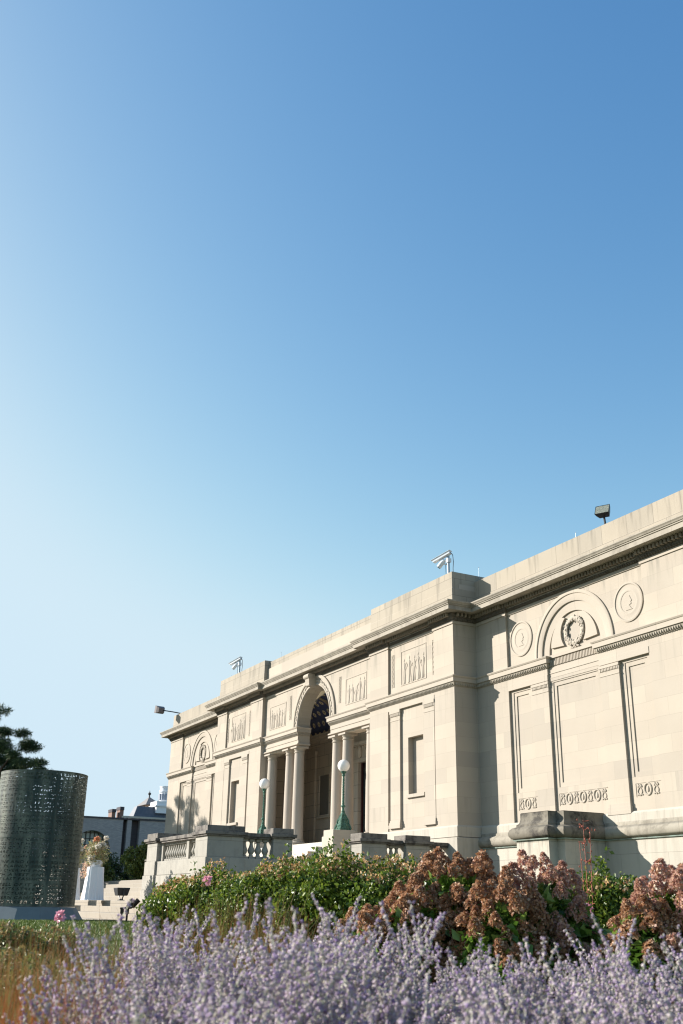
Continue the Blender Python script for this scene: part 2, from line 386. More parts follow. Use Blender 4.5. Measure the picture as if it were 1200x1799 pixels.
    # medallions
    for s_ in SG:
        cx = XA+s_*2.157; cz = 7.13
        mb = MB(); mb.arc(cx, cz, [(.27,.09),(.27,.05),(.30,.035),(.33,.055),(.44,.045),(.46,.01),(.50,.02),(.50,.09)], 0, 2*math.pi, 40)
        mb.prism([(cx+.27*math.cos(q), cz+.27*math.sin(q)) for q in np.linspace(0,2*math.pi,30,endpoint=False)], .06, .09)
        mb.v = [(x,.09+(y-.09)*.6,z) for x,y,z in mb.v]; o = msym(mb, sg).obj('medallion', m_trim, mus, smooth=True)
        pf = [(-.13,-.24),(-.16,-.12),(-.05,-.08),(-.11,.0),(-.12,.12),(-.04,.2),(.06,.19),(.10,.1),(.14,.02),(.10,0),(.11,-.07),(.03,-.1),(.10,-.2),(.16,-.24)]
        mb = MB(); mb.prism([(cx+x*.85, cz+z*.85) for x, z in pf], .060, .075); msym(mb, sg).obj('profile_relief', m_trim, o, bevel=.01)
    # scroll ornament bands under the panels
    for x0, x1, nu in ((XA-a+.16, XA-c_-.1, 1), (XA-b_+.12, XA+b_-.1, 3), (XA+c_+.16, XA+a-.1, 1)):
        mb = MB(); z0, z1 = 2.49, 2.80; zc = (z0+z1)/2; W = x1-x0; yb = .060
        mb.box(x0, x1, yb-.006, yb, z1-.006, z1+.006); mb.box(x0, x0+.01, yb-.008, yb, z0, z1-.006)
        uw = W/(nu*2+1)*1.0
        for k in range(nu*2+1):
            cx = x0+uw*(k+.5)
            if k % 2 == 1:
                mb.tube([(cx+uw*.42*math.cos(q), yb-.004, zc+.13*math.sin(q)) for q in np.linspace(0,2*math.pi,20,endpoint=False)], .02, 6, True)
                mb.ball((cx, yb-.002, zc), (.035,.02,.075), 8, 5)
            else:
                for s2 in SG:
                    mb.tube([(cx+s2*uw*.30*math.sin(q*1.0)*(1-.35*i/14), yb-.004, zc-.13+.26*i/14) for i, q in enumerate(np.linspace(0, 4.2, 15))], .013, 6)
                    mb.ball((cx+s2*uw*.2, yb-.004, zc+.08), (.03,.02,.03), 6, 4); mb.ball((cx+s2*uw*.25, yb-.004, zc-.11), (.03,.016,.022), 6, 4)
        msym(mb, sg).obj('scroll_ornament', m_trim, mus, smooth=True)
    # pavilions ---------------------------------------------------
    mb = MB()
    xa, xb = XPC-E_, XPC+E_
    mb.box(7.1, XPO-.001, -DP+.25, 15.8, -1, 9.2)
    mb.box(XPI, 7.1, 2.9, 15.8, -1, 9.2); mb.box(XPI+.0, 7.1, -DP+.25, -.17, -1, 9.2)
    mb.box(XPI, xa, -DP, -DP+.26, 1.0, 8.3); mb.box(xb, XPO, -DP, -DP+.26, 1.0, 8.3)
    mb.box(xa, xb, -DP+.07, -DP+.26, ZS-.25, 8.3)
    wx0, wx1, wz0, wz1 = 6.80, 7.67, 3.21, 4.92
    yy = -DP+.07
    mb.box(xa, wx0, yy, -DP+.26, 1.0, 5.86); mb.box(wx1, xb, yy, -DP+.26, 1.0, 5.86)
    mb.box(wx0, wx1, yy, -DP+.26, 1.0, wz0); mb.box(wx0, wx1, yy, -DP+.26, wz1, 5.86)
    mb.box(xa, xb, -DP+.03, -DP+.26, 1.0, 2.26)
    msym(mb, sg).obj('wall', m_wall, mus)
    mb = MB(); mb.box(wx0-.06, wx1+.12, yy-.07, yy+.0, wz0-.10, wz0-.002)
    sill_mb = mb
    mb = MB(); mb.box(wx0-.0, wx1+.0, -DP+.252, -DP+.262, wz0, wz1)
    o = msym(mb, sg).obj('blind_window', m_wall, mus); msym(sill_mb, sg).obj('sill', m_trim, o)
    mb = MB(); mb.box(xa, xb, -DP+.0, -DP+.26, 5.86, 6.06); mb.box(xa, xb, -DP-.012, -DP, 5.86, 5.98); msym(mb, sg).obj('frieze', m_trim, mus)
    for x0, x1 in ((5.84,6.42),(7.84,8.40)):
        mb = MB(); mb.box(x0, x1, -DP-.0, yy+.01, 2.50, 5.66)
        ca = MB(); ca.box(x0-.03,x1+.03,-DP-.03,yy+.01,5.76,5.86); ca.box(x0-.01,x1+.01,-DP-.015,yy+.01,5.66,5.76)
        for k in range(12): ca.box(x0+.02+k*(x1-x0-.04)/12, x0+.02+(k+.6)*(x1-x0-.04)/12, -DP-.028, -DP-.014, 5.67, 5.75)
        ca.box(x0-.012,x1+.012,-DP-.012,yy+.01,5.52,5.55)
        ba = MB(); ba.box(x0-.05,x1+.05,-DP-.05,yy+.01,2.26,2.36); ba.box(x0-.035,x1+.035,-DP-.035,yy+.01,2.36,2.43); ba.box(x0-.015,x1+.015,-DP-.015,yy+.01,2.43,2.5)
        o = msym(mb, sg).obj('pilaster', m_wall, mus); msym(ca, sg).obj('capital', m_trim, o); msym(ba, sg).obj('base', m_trim, o)

def figure(mb, x, y, z, hgt, lean=0, arm=0):
    s_ = hgt; rr = random.Random(int(x*1000)+int(hgt*777))
    mb.ball((x+lean*s_*.9, y-.004, z+.93*s_), (.045*s_,.035*s_,.065*s_), 8, 6)
    mb.tube([(x+lean*s_*.8,y,z+.85*s_),(x+lean*s_*.65,y,z+.74*s_),(x+lean*s_*.4,y,z+.52*s_),(x,y,z+.25*s_),(x-.02*s_,y,z)], [.022*s_,.075*s_,.05*s_,.06*s_,.075*s_], 8)
    for k in range(5):
        a = (k-2)*.04*s_; sw = rr.uniform(-.05,.05)
        mb.tube([(x+lean*s_*.5+a*.6,y-.02,z+.62*s_),(x+lean*s_*.2+a+sw*.4,y-.026,z+.32*s_),(x+a*1.5+sw,y-.018,z+.01)], [.008,.013,.010], 5)
    mb.tube([(x+lean*s_*.7-.07*s_,y-.015,z+.78*s_),(x-.13*s_+arm*.1,y-.02,z+.62*s_),(x+arm*.15*s_,y-.02,z+(.62+.2*arm)*s_)], [.026*s_,.02*s_,.016*s_], 6)
    mb.tube([(x+lean*s_*.7+.07*s_,y-.012,z+.78*s_),(x+.13*s_,y-.016,z+.6*s_),(x+.10*s_-arm*.1*s_,y-.016,z+.45*s_)], [.024*s_,.018*s_,.014*s_], 6)
def relief(x0, x1, z0, z1, yb, seed, sg):
    rnd = random.Random(seed); mb = MB(); y = yb
    f_ = .03; mb.box(x0-f_, x0, y-.014, y, z0-f_, z1+f_); mb.box(x1, x1+f_, y-.014, y, z0-f_, z1+f_); mb.box(x0, x1, y-.014, y, z0-f_, z0); mb.box(x0, x1, y-.014, y, z1, z1+f_)
    o = mb.obj('relief_panel', m_trim, mus)
    mb = MB(); W = x1-x0; nfig = 5 if seed % 2 else 6
    for k in range(nfig):
        hgt = (z1-z0)*rnd.uniform(.72,.92) if not (seed % 3 == 1 and k == 2) else (z1-z0)*.55
        figure(mb, x0+W*(k+.6)/(nfig+.2)+rnd.uniform(-.05,.05), y-.004, z0+.01, hgt, rnd.uniform(-.12,.12), rnd.choice((-1,0,1)))
    mb.v = [(x,yb+.002+(y_-yb)*.5,z) for x,y_,z in mb.v]; mb.obj('carved_figures', m_trim, o, smooth=True)
def strip(x0, x1, z0, z1, yb):
    mb = MB(); n = 14; xm = (x0+x1)/2
    mb.box(x0-.012, x0, yb-.015, yb, z0, z1); mb.box(x1, x1+.012, yb-.015, yb, z0, z1); mb.box(x0-.012,x1+.012,yb-.015,yb,z1,z1+.012)
    for k in range(n):
        z = z0+(k+.5)*(z1-z0)/n; mb.ball((xm+.02*(-1)**k, yb, z), (.045,.022,.03), 6, 4); mb.ball((xm-.025*(-1)**k, yb, z+.03), (.022,.022,.02), 6, 4)
    mb.obj('carved_strip', m_trim, mus, smooth=True)
for i, sg in enumerate(SG):
    def fx(a_, b2): return (a_, b2) if sg > 0 else (-b2, -a_)
    yb = -DP+.07
    relief(*fx(6.44,7.88), 6.62, 7.68, yb, 3+i, sg); relief(*fx(2.52,3.98), 6.63, 7.50, -DC, 1+i*5, sg)
    strip(*fx(5.84,5.96), 6.62, 7.68, yb); strip(*fx(8.28,8.40), 6.62, 7.68, yb); strip(*fx(2.0,2.12), 6.75, 7.68, -DC)

# centre ---------------------------------------------------------------
mb = MB()
mb.archwall(-XPI, XPI, ZS, 8.3, 0, ZS+.0, 1.333, -DC, -.17)
mb.box(-XPI, XPI, -DC+.02, -.17, 8.3, 9.2)
mb.box(-XPI, XPI, 2.9, 15.8, -1, 9.2)
mb.obj('wall', m_wall, mus)
for sg in SG:
    mb = MB(); mb.box(1.333, XPI, -DC+.02, -.17, 5.76, 6.06); mb.box(1.34, XPI, -DC+.0, -DC+.02, 5.90, 6.06)
    mb.box(1.333, XPI, -DC+.03, -.17, 6.06, ZS)
    msym(mb, sg).obj('entablature', m_trim, mus)
mb = MB()
mb.arc(0, ZS, [(1.333,-.2),(1.333,-DC-.02),(1.36,-DC-.05),(1.40,-DC-.05),(1.42,-DC-.025),(1.60,-DC-.025),(1.62,-DC-.06),(1.70,-DC-.08),(1.75,-DC-.06),(1.75,-DC+.02),(1.6,-.2)], n=48)
arch_o = mb.obj('entrance_arch', m_trim, mus, smooth=True)
mb = MB()
for k in range(44):
    q = math.pi*(k+.5)/44
    mb.ball((1.51*math.cos(q)+.03*(-1)**k*math.cos(q), -DC-.03, ZS+1.51*math.sin(q)), (.05,.028,.05), 6, 4)
mb.obj('carved_leaves', m_trim, arch_o, smooth=True)
mb = MB()
mb.add([(-.13,-DC-.30,7.70),(.13,-DC-.30,7.70),(.2,-DC-.36,8.12),(-.2,-DC-.36,8.12),(-.13,-DC+.05,7.66),(.13,-DC+.05,7.66),(.2,-DC+.05,8.12),(-.2,-DC+.05,8.12)],
       [(0,1,2,3),(5,4,7,6),(1,5,6,2),(4,0,3,7),(3,2,6,7),(0,4,5,1)])
mb.tube([(-.21,-DC-.30,8.04),(.21,-DC-.30,8.04)], .10, 12); mb.tube([(-.15,-DC-.24,7.74),(.15,-DC-.24,7.74)], .075, 12)
mb.obj('keystone', m_trim, arch_o, smooth=True)

# cornice, dentils, string course, parapet, base -------------------------
cp = [(.0,8.10),(.02,8.10),(.04,8.24),(.40,8.25),(.40,8.23),(.43,8.23),(.43,8.355),(.455,8.365),(.455,8.395),(.475,8.40),(.49,8.43),(.515,8.46),(.515,8.495),(0,8.53)]
mb = MB(); mb.sweep(OUT, cp)
corn = mb.obj('cornice', m_corn, mus)
OUT2 = []
for sg_ in (-1, 1):
    seg = [(XW,0),(XA+2.749,0),(XA+2.749,.075),(XA-2.749,.075),(XA-2.749,0),(XPO,0),(XPO,-DP),(XPC+E_,-DP),(XPC+E_,-DP+.07),(XPC-E_,-DP+.07),(XPC-E_,-DP),(XPI,-DP),(XPI,-DC)]
    OUT2 += [(-x,y) for x,y in seg] if sg_ < 0 else seg[::-1]
OUT2 = [(-XW,16)]+OUT2+[(XW,16)]
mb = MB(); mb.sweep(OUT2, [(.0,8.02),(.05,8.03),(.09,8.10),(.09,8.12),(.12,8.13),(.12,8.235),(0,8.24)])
def along(fn, off, pitch, inset=.04):
    for (xa,ya),(xb,yb) in zip(OUT2[1:-2], OUT2[2:-1]):
        d = Vector((xb-xa,yb-ya)); L = d.length; d /= L; nrm = Vector((d.y,-d.x))
        if L < .3: continue
        n = max(1, int(L/pitch))
        for k in range(n): fn(Vector((xa,ya))+d*((k+.5)*L/n), d, nrm)
def dent(w_, p0, p1, z0, z1):
    def f_(p, d, nrm):
        a1 = p-d*w_/2+nrm*p0; a2 = p+d*w_/2+nrm*p0; b1 = p-d*w_/2+nrm*p1; b2 = p+d*w_/2+nrm*p1
        vs = [(q.x,q.y,z) for z in (z0,z1) for q in (b1,b2,a2,a1)]
        mb.add(vs, [(0,3,2,1),(4,5,6,7),(0,1,5,4),(1,2,6,5),(2,3,7,6),(3,0,4,7)])
    return f_
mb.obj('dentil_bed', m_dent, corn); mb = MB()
along(dent(.066,.115,.21,8.130,8.234), .12, .118)
mb.obj('dentils', stone('dentil_stone', (.27,.235,.19), blocks=None, grime=.8, lichen=.4, dark=(.10,.09,.07)), corn, kind='stuff')
mb = MB()
def egg(p, d, nrm):
    q = p+nrm*.075; mb.ball((q.x,q.y,8.065), (.03,.03,.035), 6, 4)
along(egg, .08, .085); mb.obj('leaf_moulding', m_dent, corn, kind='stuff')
mb = MB(); mb.sweep(OUT2, [(.0,7.93),(.03,7.93),(.03,8.018),(0,8.02)]); mb.obj('fillet', m_trim, mus)
# string course: wings break forward over the side bays, stop at the arch
stp = [(.0,6.185),(.10,6.185),(.10,6.30),(.115,6.31),(.135,6.345),(.135,6.36),(.0,6.40)]
eggp = [(.0,6.06),(.02,6.06),(.05,6.12),(.07,6.175),(.07,6.186),(0,6.186)]
segs = [[(-XW,16),(-XW,0),(-XA-1.014,0),(-XA-1.014,.14)], [(-XA+1.014,.14),(-XA+1.014,0),(-XPO,0),(-XPO,-DP),(-XPI,-DP),(-XPI,-DC),(-1.333,-DC),(-1.333,-.17)],
        [(1.333,-.17),(1.333,-DC),(XPI,-DC),(XPI,-DP),(XPO,-DP),(XPO,0),(XA-1.014,0),(XA-1.014,.14)], [(XA+1.014,.14),(XA+1.014,0),(XW,0),(XW,16)]]
mb = MB(); m2 = MB()
for sg_ in segs: mb.sweep(sg_, stp); m2.sweep(sg_, eggp)
stc = mb.obj('string_course', m_trim, mus); 
for sg_ in segs:
    for (xa,ya),(xb,yb) in zip(sg_[:-1], sg_[1:]):
        if abs(ya-yb) > 5: continue
        L = math.hypot(xb-xa,yb-ya); n = max(1,int(L/.075)); dx, dy = (xb-xa)/L, (yb-ya)/L
        for k in range(n):
            s0 = (k+.5)*L/n; m2.ball((xa+dx*s0+dy*.055, ya+dy*s0-dx*.055, 6.12), (.026,.026,.05), 5, 4)
m2.obj('egg_moulding', stone('grey_trim', (.36,.32,.26), blocks=None, grime=.6, lichen=.3, dark=(.12,.11,.09)), stc)
# architrave cap over loggia columns
mb = MB()
for s_ in ([(-XPI,-DC+.02),(-1.333,-DC+.02),(-1.333,-.17)], [(1.333,-.17),(1.333,-DC+.02),(XPI,-DC+.02)]):
    mb.sweep(s_, [(.0,5.70),(.07,5.72),(.07,5.76),(.03,5.78),(.0,5.79)])
mb.obj('architrave', m_trim, mus)
for sg in SG:
    mb = MB(); mb.box(1.36, XPI, -DC+.05, -.19, 5.66, 5.758); msym(mb, sg).obj('soffit', m_in, mus)
# parapet
mb = MB(); par = lambda z0, z1, zt: None
def parapet(path, ztop):
    mb = MB(); mb.sweep(path, [(-.5,8.4),(.0,8.4),(.0,ztop-.52),(-.012,ztop-.515),(-.012,ztop),(-.35,ztop+.01)])
    mb.sweep(path, [(-.5,8.41),(-.5,ztop+.011),(-.34,ztop+.011)][::-1]); return mb.obj('parapet', m_par, mus, bevel=.008)
parapet([(XPO-.2,.4),(XPO-.2,.02),(XW,.02),(XW,16)], 9.36); parapet([(-XW,16),(-XW,.02),(-XPO+.2,.02),(-XPO+.2,.4)], 9.36)
parapet([(XPI,1),(XPI,-DP+.01),(XPO,-DP+.01),(XPO,1.2)], 9.57); parapet([(-XPO,1.2),(-XPO,-DP+.01),(-XPI,-DP+.01),(-XPI,1)], 9.57)
parapet([(-XPI-.2,-.3),(-XPI-.2,-DC+.06),(XPI+.2,-DC+.06),(XPI+.2,-.3)], 9.50)
mb = MB(); mb.box(-XW+.1, XW-.1, .35, 15.9, 9.0, 9.21); mb.obj('flat_roof', plain('roof_gravel', (.2,.19,.18), .9), mus)
# base mouldings
OUTL = [(-XW,16),(-XW,0),(-XPO,0),(-XPO,-DP),(-XPI,-DP),(-XPI,-.1)]; OUTR = [(-x,y) for x,y in OUTL[::-1]]
mb = MB()
for P in (OUTL, OUTR): MB().sweep(P, [(.0,1.87),(.05,1.87),(.05,2.13),(.04,2.14),(.0,2.18)]).obj('base_ledge', m_low, mus)
tor = [(.0,1.575),(.10,1.58),(.17,1.60),(.215,1.66),(.225,1.73),(.20,1.80),(.15,1.85),(.09,1.87),(.075,1.885),(.075,1.92),(.05,1.96),(.0,1.965)]
TL = [(-XW,16),(-XW,0),(-XPO+.0,0)]; TR = [(XPO,0),(XW,0),(XW,16)]
m_tor = stone('torus_stone', (.33,.30,.245), blocks=(1.6,6.), var=.06, grime=.5, lichen=.55, dark=(.13,.115,.09))
for P in (TL, TR):
    tb = MB().sweep(P, tor).obj('torus_moulding', m_tor, mus, smooth=True)
    MB().sweep(P, [(.0,1.553),(.14,1.555),(.15,1.578),(.0,1.58)]).obj('bronze_flashing', m_bronze, tb)
    MB().sweep(P, [(.0,-1.0),(.10,-1.0),(.10,1.553),(.0,1.556)]).obj('plinth', m_low, mus)
mb = MB()
mb.sweep(OUTL, [(.0,-1.0),(.09,-1.0),(.09,1.84),(.0,1.868)]); mb.obj('plinth', m_low, mus); mb = MB(); mb.sweep(OUTR, [(.0,-1.0),(.09,-1.0),(.09,1.84),(.0,1.868)])
mb.obj('plinth', m_low, mus)
# statue pedestal on the near wing, notched corners
PC = 13.746; hw = .79
pp = [(PC-hw,.0),(PC-hw,-1.24),(PC-hw+.26,-1.24),(PC-hw+.26,-1.50),(PC+hw-.26,-1.50),(PC+hw-.26,-1.24),(PC+hw,-1.24),(PC+hw,.0)]
prof = [(.0,1.575),(.10,1.58),(.17,1.60),(.215,1.66),(.225,1.73),(.20,1.80),(.15,1.85),(.09,1.87),(.075,1.885),(.075,1.92),(.035,1.95),(.01,2.0),(.0,2.06),(.0,2.18),(-.02,2.20)]
mb = MB(); mb.sweep(pp, prof); mb.add([(x+0,y,2.199) for x,y in pp], [tuple(range(len(pp)))])
ped = mb.obj('statue_pedestal', m_ped, mus, smooth=True)
mb = MB(); mb.sweep(pp, [(.0,1.553),(.14,1.555),(.15,1.578),(.0,1.58)]); mb.obj('bronze_flashing', m_bronze, ped)
mb = MB(); mb.sweep(pp, [(.0,-1.0),(.08,-1.0),(.08,1.553),(.0,1.556)]); mb.obj('plinth', stone('stained_base', (.48,.44,.37), blocks=(1.1,.5), var=.06, grime=.6, lichen=.15, streak=(1.5,.6,.75), dark=(.10,.095,.085)), ped)

# loggia ------------------------------------------------------------------
mb = MB(); mb.box(-7.05, 7.05, -.72, 2.45, 1.2, 2.0); mb.obj('loggia_floor', m_bright, mus)
mb = MB(); YB = 2.43
mb.box(-7.1, -2.1, YB, 2.9, 2.0, 8.6); mb.box(2.1, 7.1, YB, 2.9, 2.0, 8.6); mb.box(-2.1, 2.1, YB, 2.9, 5.35, 8.6)
mb.box(-7.1, -7.0, -.17, YB, 2.0, 8.6); mb.box(7.0, 7.1, -.17, YB, 2.0, 8.6)
mb.box(-XPI-.0, -XPI+.001, -.5, -.18, 2, 6.3)
mb.obj('loggia_wall', m_in, mus)
mb = MB()
mb.sweep([(-7,YB),(7,YB)], [(0,6.42),(.03,6.42),(.03,6.6),(.06,6.61),(.09,6.72),(.16,6.76),(.17,6.86),(.20,6.90),(0,6.92)])
for k in range(120): mb.box(-6.9+k*.115, -6.9+k*.115+.06, YB-.10, YB-.02, 6.63, 6.71)
mb.obj('loggia_cornice', m_in, mus)
for x0 in (-6.4, -3.9, 3.4, 5.9):
    mb = MB(); mb.box(x0, x0+.5, YB-.08, YB+.01, 2.3, 6.1); mb.box(x0-.04, x0+.54, YB-.11, YB+.01, 6.1, 6.25); mb.box(x0-.04, x0+.54, YB-.11, YB+.01, 2.0, 2.3); mb.obj('loggia_pilaster', m_in, mus)
for x0, x1 in ((-5.53,-4.63),(4.63,5.53)):
    mb = MB(); f_ = .08
    mb.box(x0-f_, x0, YB-.05, YB+.005, 3.55, 5.25); mb.box(x1, x1+f_, YB-.05, YB+.005, 3.55, 5.25); mb.box(x0, x1, YB-.05, YB+.005, 5.17, 5.25)
    o = mb.obj('blind_window', m_in, mus)
    mb = MB(); mb.box(x0, x1, YB-.004, YB+.005, 3.55, 5.17); mb.obj('dark_panel', stone('window_recess', (.2,.18,.15), blocks=None), o)
    mb = MB(); mb.box(x0-.12, x1+.12, YB-.10, YB+.005, 3.42, 3.549); mb.obj('sill', m_in, o)
mb = MB()
mb.box(-2.42,-2.1,YB-.06,YB+.005,2.0,5.35); mb.box(2.1,2.42,YB-.06,YB+.005,2.0,5.35); mb.box(-2.5,2.5,YB-.10,YB+.005,5.35,5.50); mb.box(-2.3,2.3,YB-.07,YB+.005,5.5,5.98); mb.box(-2.35,2.35,YB-.22,YB+.005,5.98,6.12)
for k in range(26): mb.box(-2.2+k*.17, -2.2+k*.17+.09, YB-.11, YB-.06, 5.80, 5.96)
for xx in (-1.85, 0, 1.85): mb.ball((xx,YB-.12,5.75),(.13,.1,.24),12,8)
dr = mb.obj('door_surround', m_in, mus, smooth=True)
mb = MB(); mb.box(-2.09,2.09,YB+.10,YB+.15,2.0,5.34); mb.obj('door_leaf', m_door, dr)
mb = MB()
for xx in (-1.55,-.5,.5,1.55): mb.box(xx-.36, xx+.36, YB+.09, YB+.101, 2.5, 5.1)
mb.obj('door_glass', m_glassdoor, dr)
mb = MB()
for xx in (-2.0,-1.05, -.05, .95): mb.box(xx-.05,xx+.05,YB+.05,YB+.10,2.0,5.34)
mb.obj('door_stile', m_doorred, dr)
mb = MB(); mb.box(-1.14,-1.11,YB+.0,YB+.03,3.0,3.35); mb.box(-1.14,-1.11,YB+.02,YB+.09,3.02,3.05); mb.obj('door_handle', m_grey, dr)
# vaulted ceiling
def vault(x0, x1, name, mat, dz=0.0):
    nx_ = max(2, int((x1-x0)/.06)); ny_ = 44
    xs_ = np.linspace(x0, x1, nx_+1); ys_ = np.linspace(-.17, YB, ny_+1); XX, YY_ = np.meshgrid(xs_, ys_)
    r_ = (YB+.17)/2; yc = (YB-.17)/2
    ZB = 6.90 + np.sqrt(np.clip(r_**2-(YY_-yc)**2, 0, None)) - dz
    ZA = np.where(np.abs(XX) < 1.333, ZS+np.sqrt(np.clip(1.333**2-XX**2,0,None)), 0)
    Vv = np.stack([XX, YY_, np.maximum(ZA, ZB)], -1).reshape(-1,3); k = nx_+1
    Ii = (np.arange(ny_)[:,None]*k+np.arange(nx_)[None]).ravel()
    return npmesh(name, Vv, np.stack([Ii, Ii+k, Ii+k+1, Ii+1], -1), mat, mus, smooth=True)
mv, t, b = newmat('blue_vault'); g = N(t,'ShaderNodeNewGeometry'); vo = N(t,'ShaderNodeTexVoronoi'); vo.inputs['Scale'].default_value = 2.5; vo.inputs['Randomness'].default_value = .12
sp2 = N(t,'ShaderNodeSeparateXYZ'); t.links.new(g.outputs['Position'], sp2.inputs[0])
th_ = mth(t,'MULTIPLY', mth(t,'ARCTAN2', mth(t,'SUBTRACT', sp2.outputs[2], 6.9), mth(t,'SUBTRACT', sp2.outputs[1], 1.13)), 1.3)
cv2 = N(t,'ShaderNodeCombineXYZ'); t.links.new(sp2.outputs[0], cv2.inputs[0]); t.links.new(th_, cv2.inputs[1]); vo.voronoi_dimensions = '2D'; vo.inputs['Scale'].default_value = 2.3; t.links.new(cv2.outputs[0], vo.inputs['Vector'])
c = mix(t, (.10,.13,.27), (.9,.8,.55), ramp(t, vo.outputs['Distance'], [(.0,1.),(.24,1.),(.28,.0),(.5,.0)]))
c = mix(t, c, (.03,.03,.06), ramp(t, vo.outputs['Distance'], [(.0,1.),(.07,1.),(.09,.0)])); t.links.new(c, b.inputs['Base Color']); b.inputs['Roughness'].default_value = .7
m_rib = plain('painted_rib', (.62,.54,.38), .7, noise=.6, nscale=18, col2=(.12,.09,.06))
mc, t, b = newmat('painted_scroll_vault'); g = N(t,'ShaderNodeNewGeometry'); wv = N(t,'ShaderNodeTexWave'); wv.wave_type = 'RINGS'; wv.inputs['Scale'].default_value = 1.6; wv.inputs['Distortion'].default_value = 9; wv.inputs['Detail'].default_value = 1
t.links.new(g.outputs['Position'], wv.inputs['Vector'])
c = mix(t, (.16,.15,.14), (.85,.76,.58), ramp(t, wv.outputs['Fac'], [(.78,.0),(.86,1.)])); t.links.new(c, b.inputs['Base Color']); b.inputs['Roughness'].default_value = .7
for s_ in SG: pass
vault(-1.345, 1.345, 'vault_ceiling', mc); vault(-7.0, -1.75, 'vault_ceiling', mv); vault(1.75, 7.0, 'vault_ceiling', mv)
vault(-1.75, -1.345, 'vault_rib', m_rib, .06); vault(1.345, 1.75, 'vault_rib', m_rib, .06)
vault(-4.0, -3.75, 'vault_rib', m_rib, .05); vault(3.75, 4.0, 'vault_rib', m_rib, .05)
# columns
def column(x, y, r=.215):
    o = thing('column', None, None); o.parent = mus; o.location = (x, y, 0)
    H = 5.46-2.28; prof = [(r*(1.0-.16*(k/16)**1.6), 2.28+H*k/16) for k in range(17)]
    MB().lathe(0, 0, prof, 28).obj('shaft', m_col, o, smooth=True)
    ca = MB(); rr_ = r*.86
    ca.lathe(0,0,[(rr_,5.43),(rr_*1.12,5.44),(rr_*1.12,5.465),(rr_,5.47),(rr_,5.53),(rr_*1.1,5.535),(rr_*1.1,5.55),(rr_*1.3,5.60)],28); ca.box(-r*1.22,r*1.22,-r*1.22,r*1.22,5.60,5.66)
    ca.obj('capital', m_trim, o, smooth=True)
    ba = MB(); ba.lathe(0,0,[(r*1.32,2.13),(r*1.42,2.16),(r*1.42,2.19),(r*1.3,2.22),(r*1.12,2.235),(r*1.2,2.25),(r*1.2,2.27),(r*1.03,2.285)],28); ba.box(-r*1.42,r*1.42,-r*1.42,r*1.42,2.0,2.13)
    ba.obj('base', m_trim, o, smooth=True)
m_col = stone('column_stone', (.42,.365,.305), blocks=None, grime=.4)
for x in (-4.04,-2.34,-1.57,1.57,2.34,4.04): column(x, -.47)

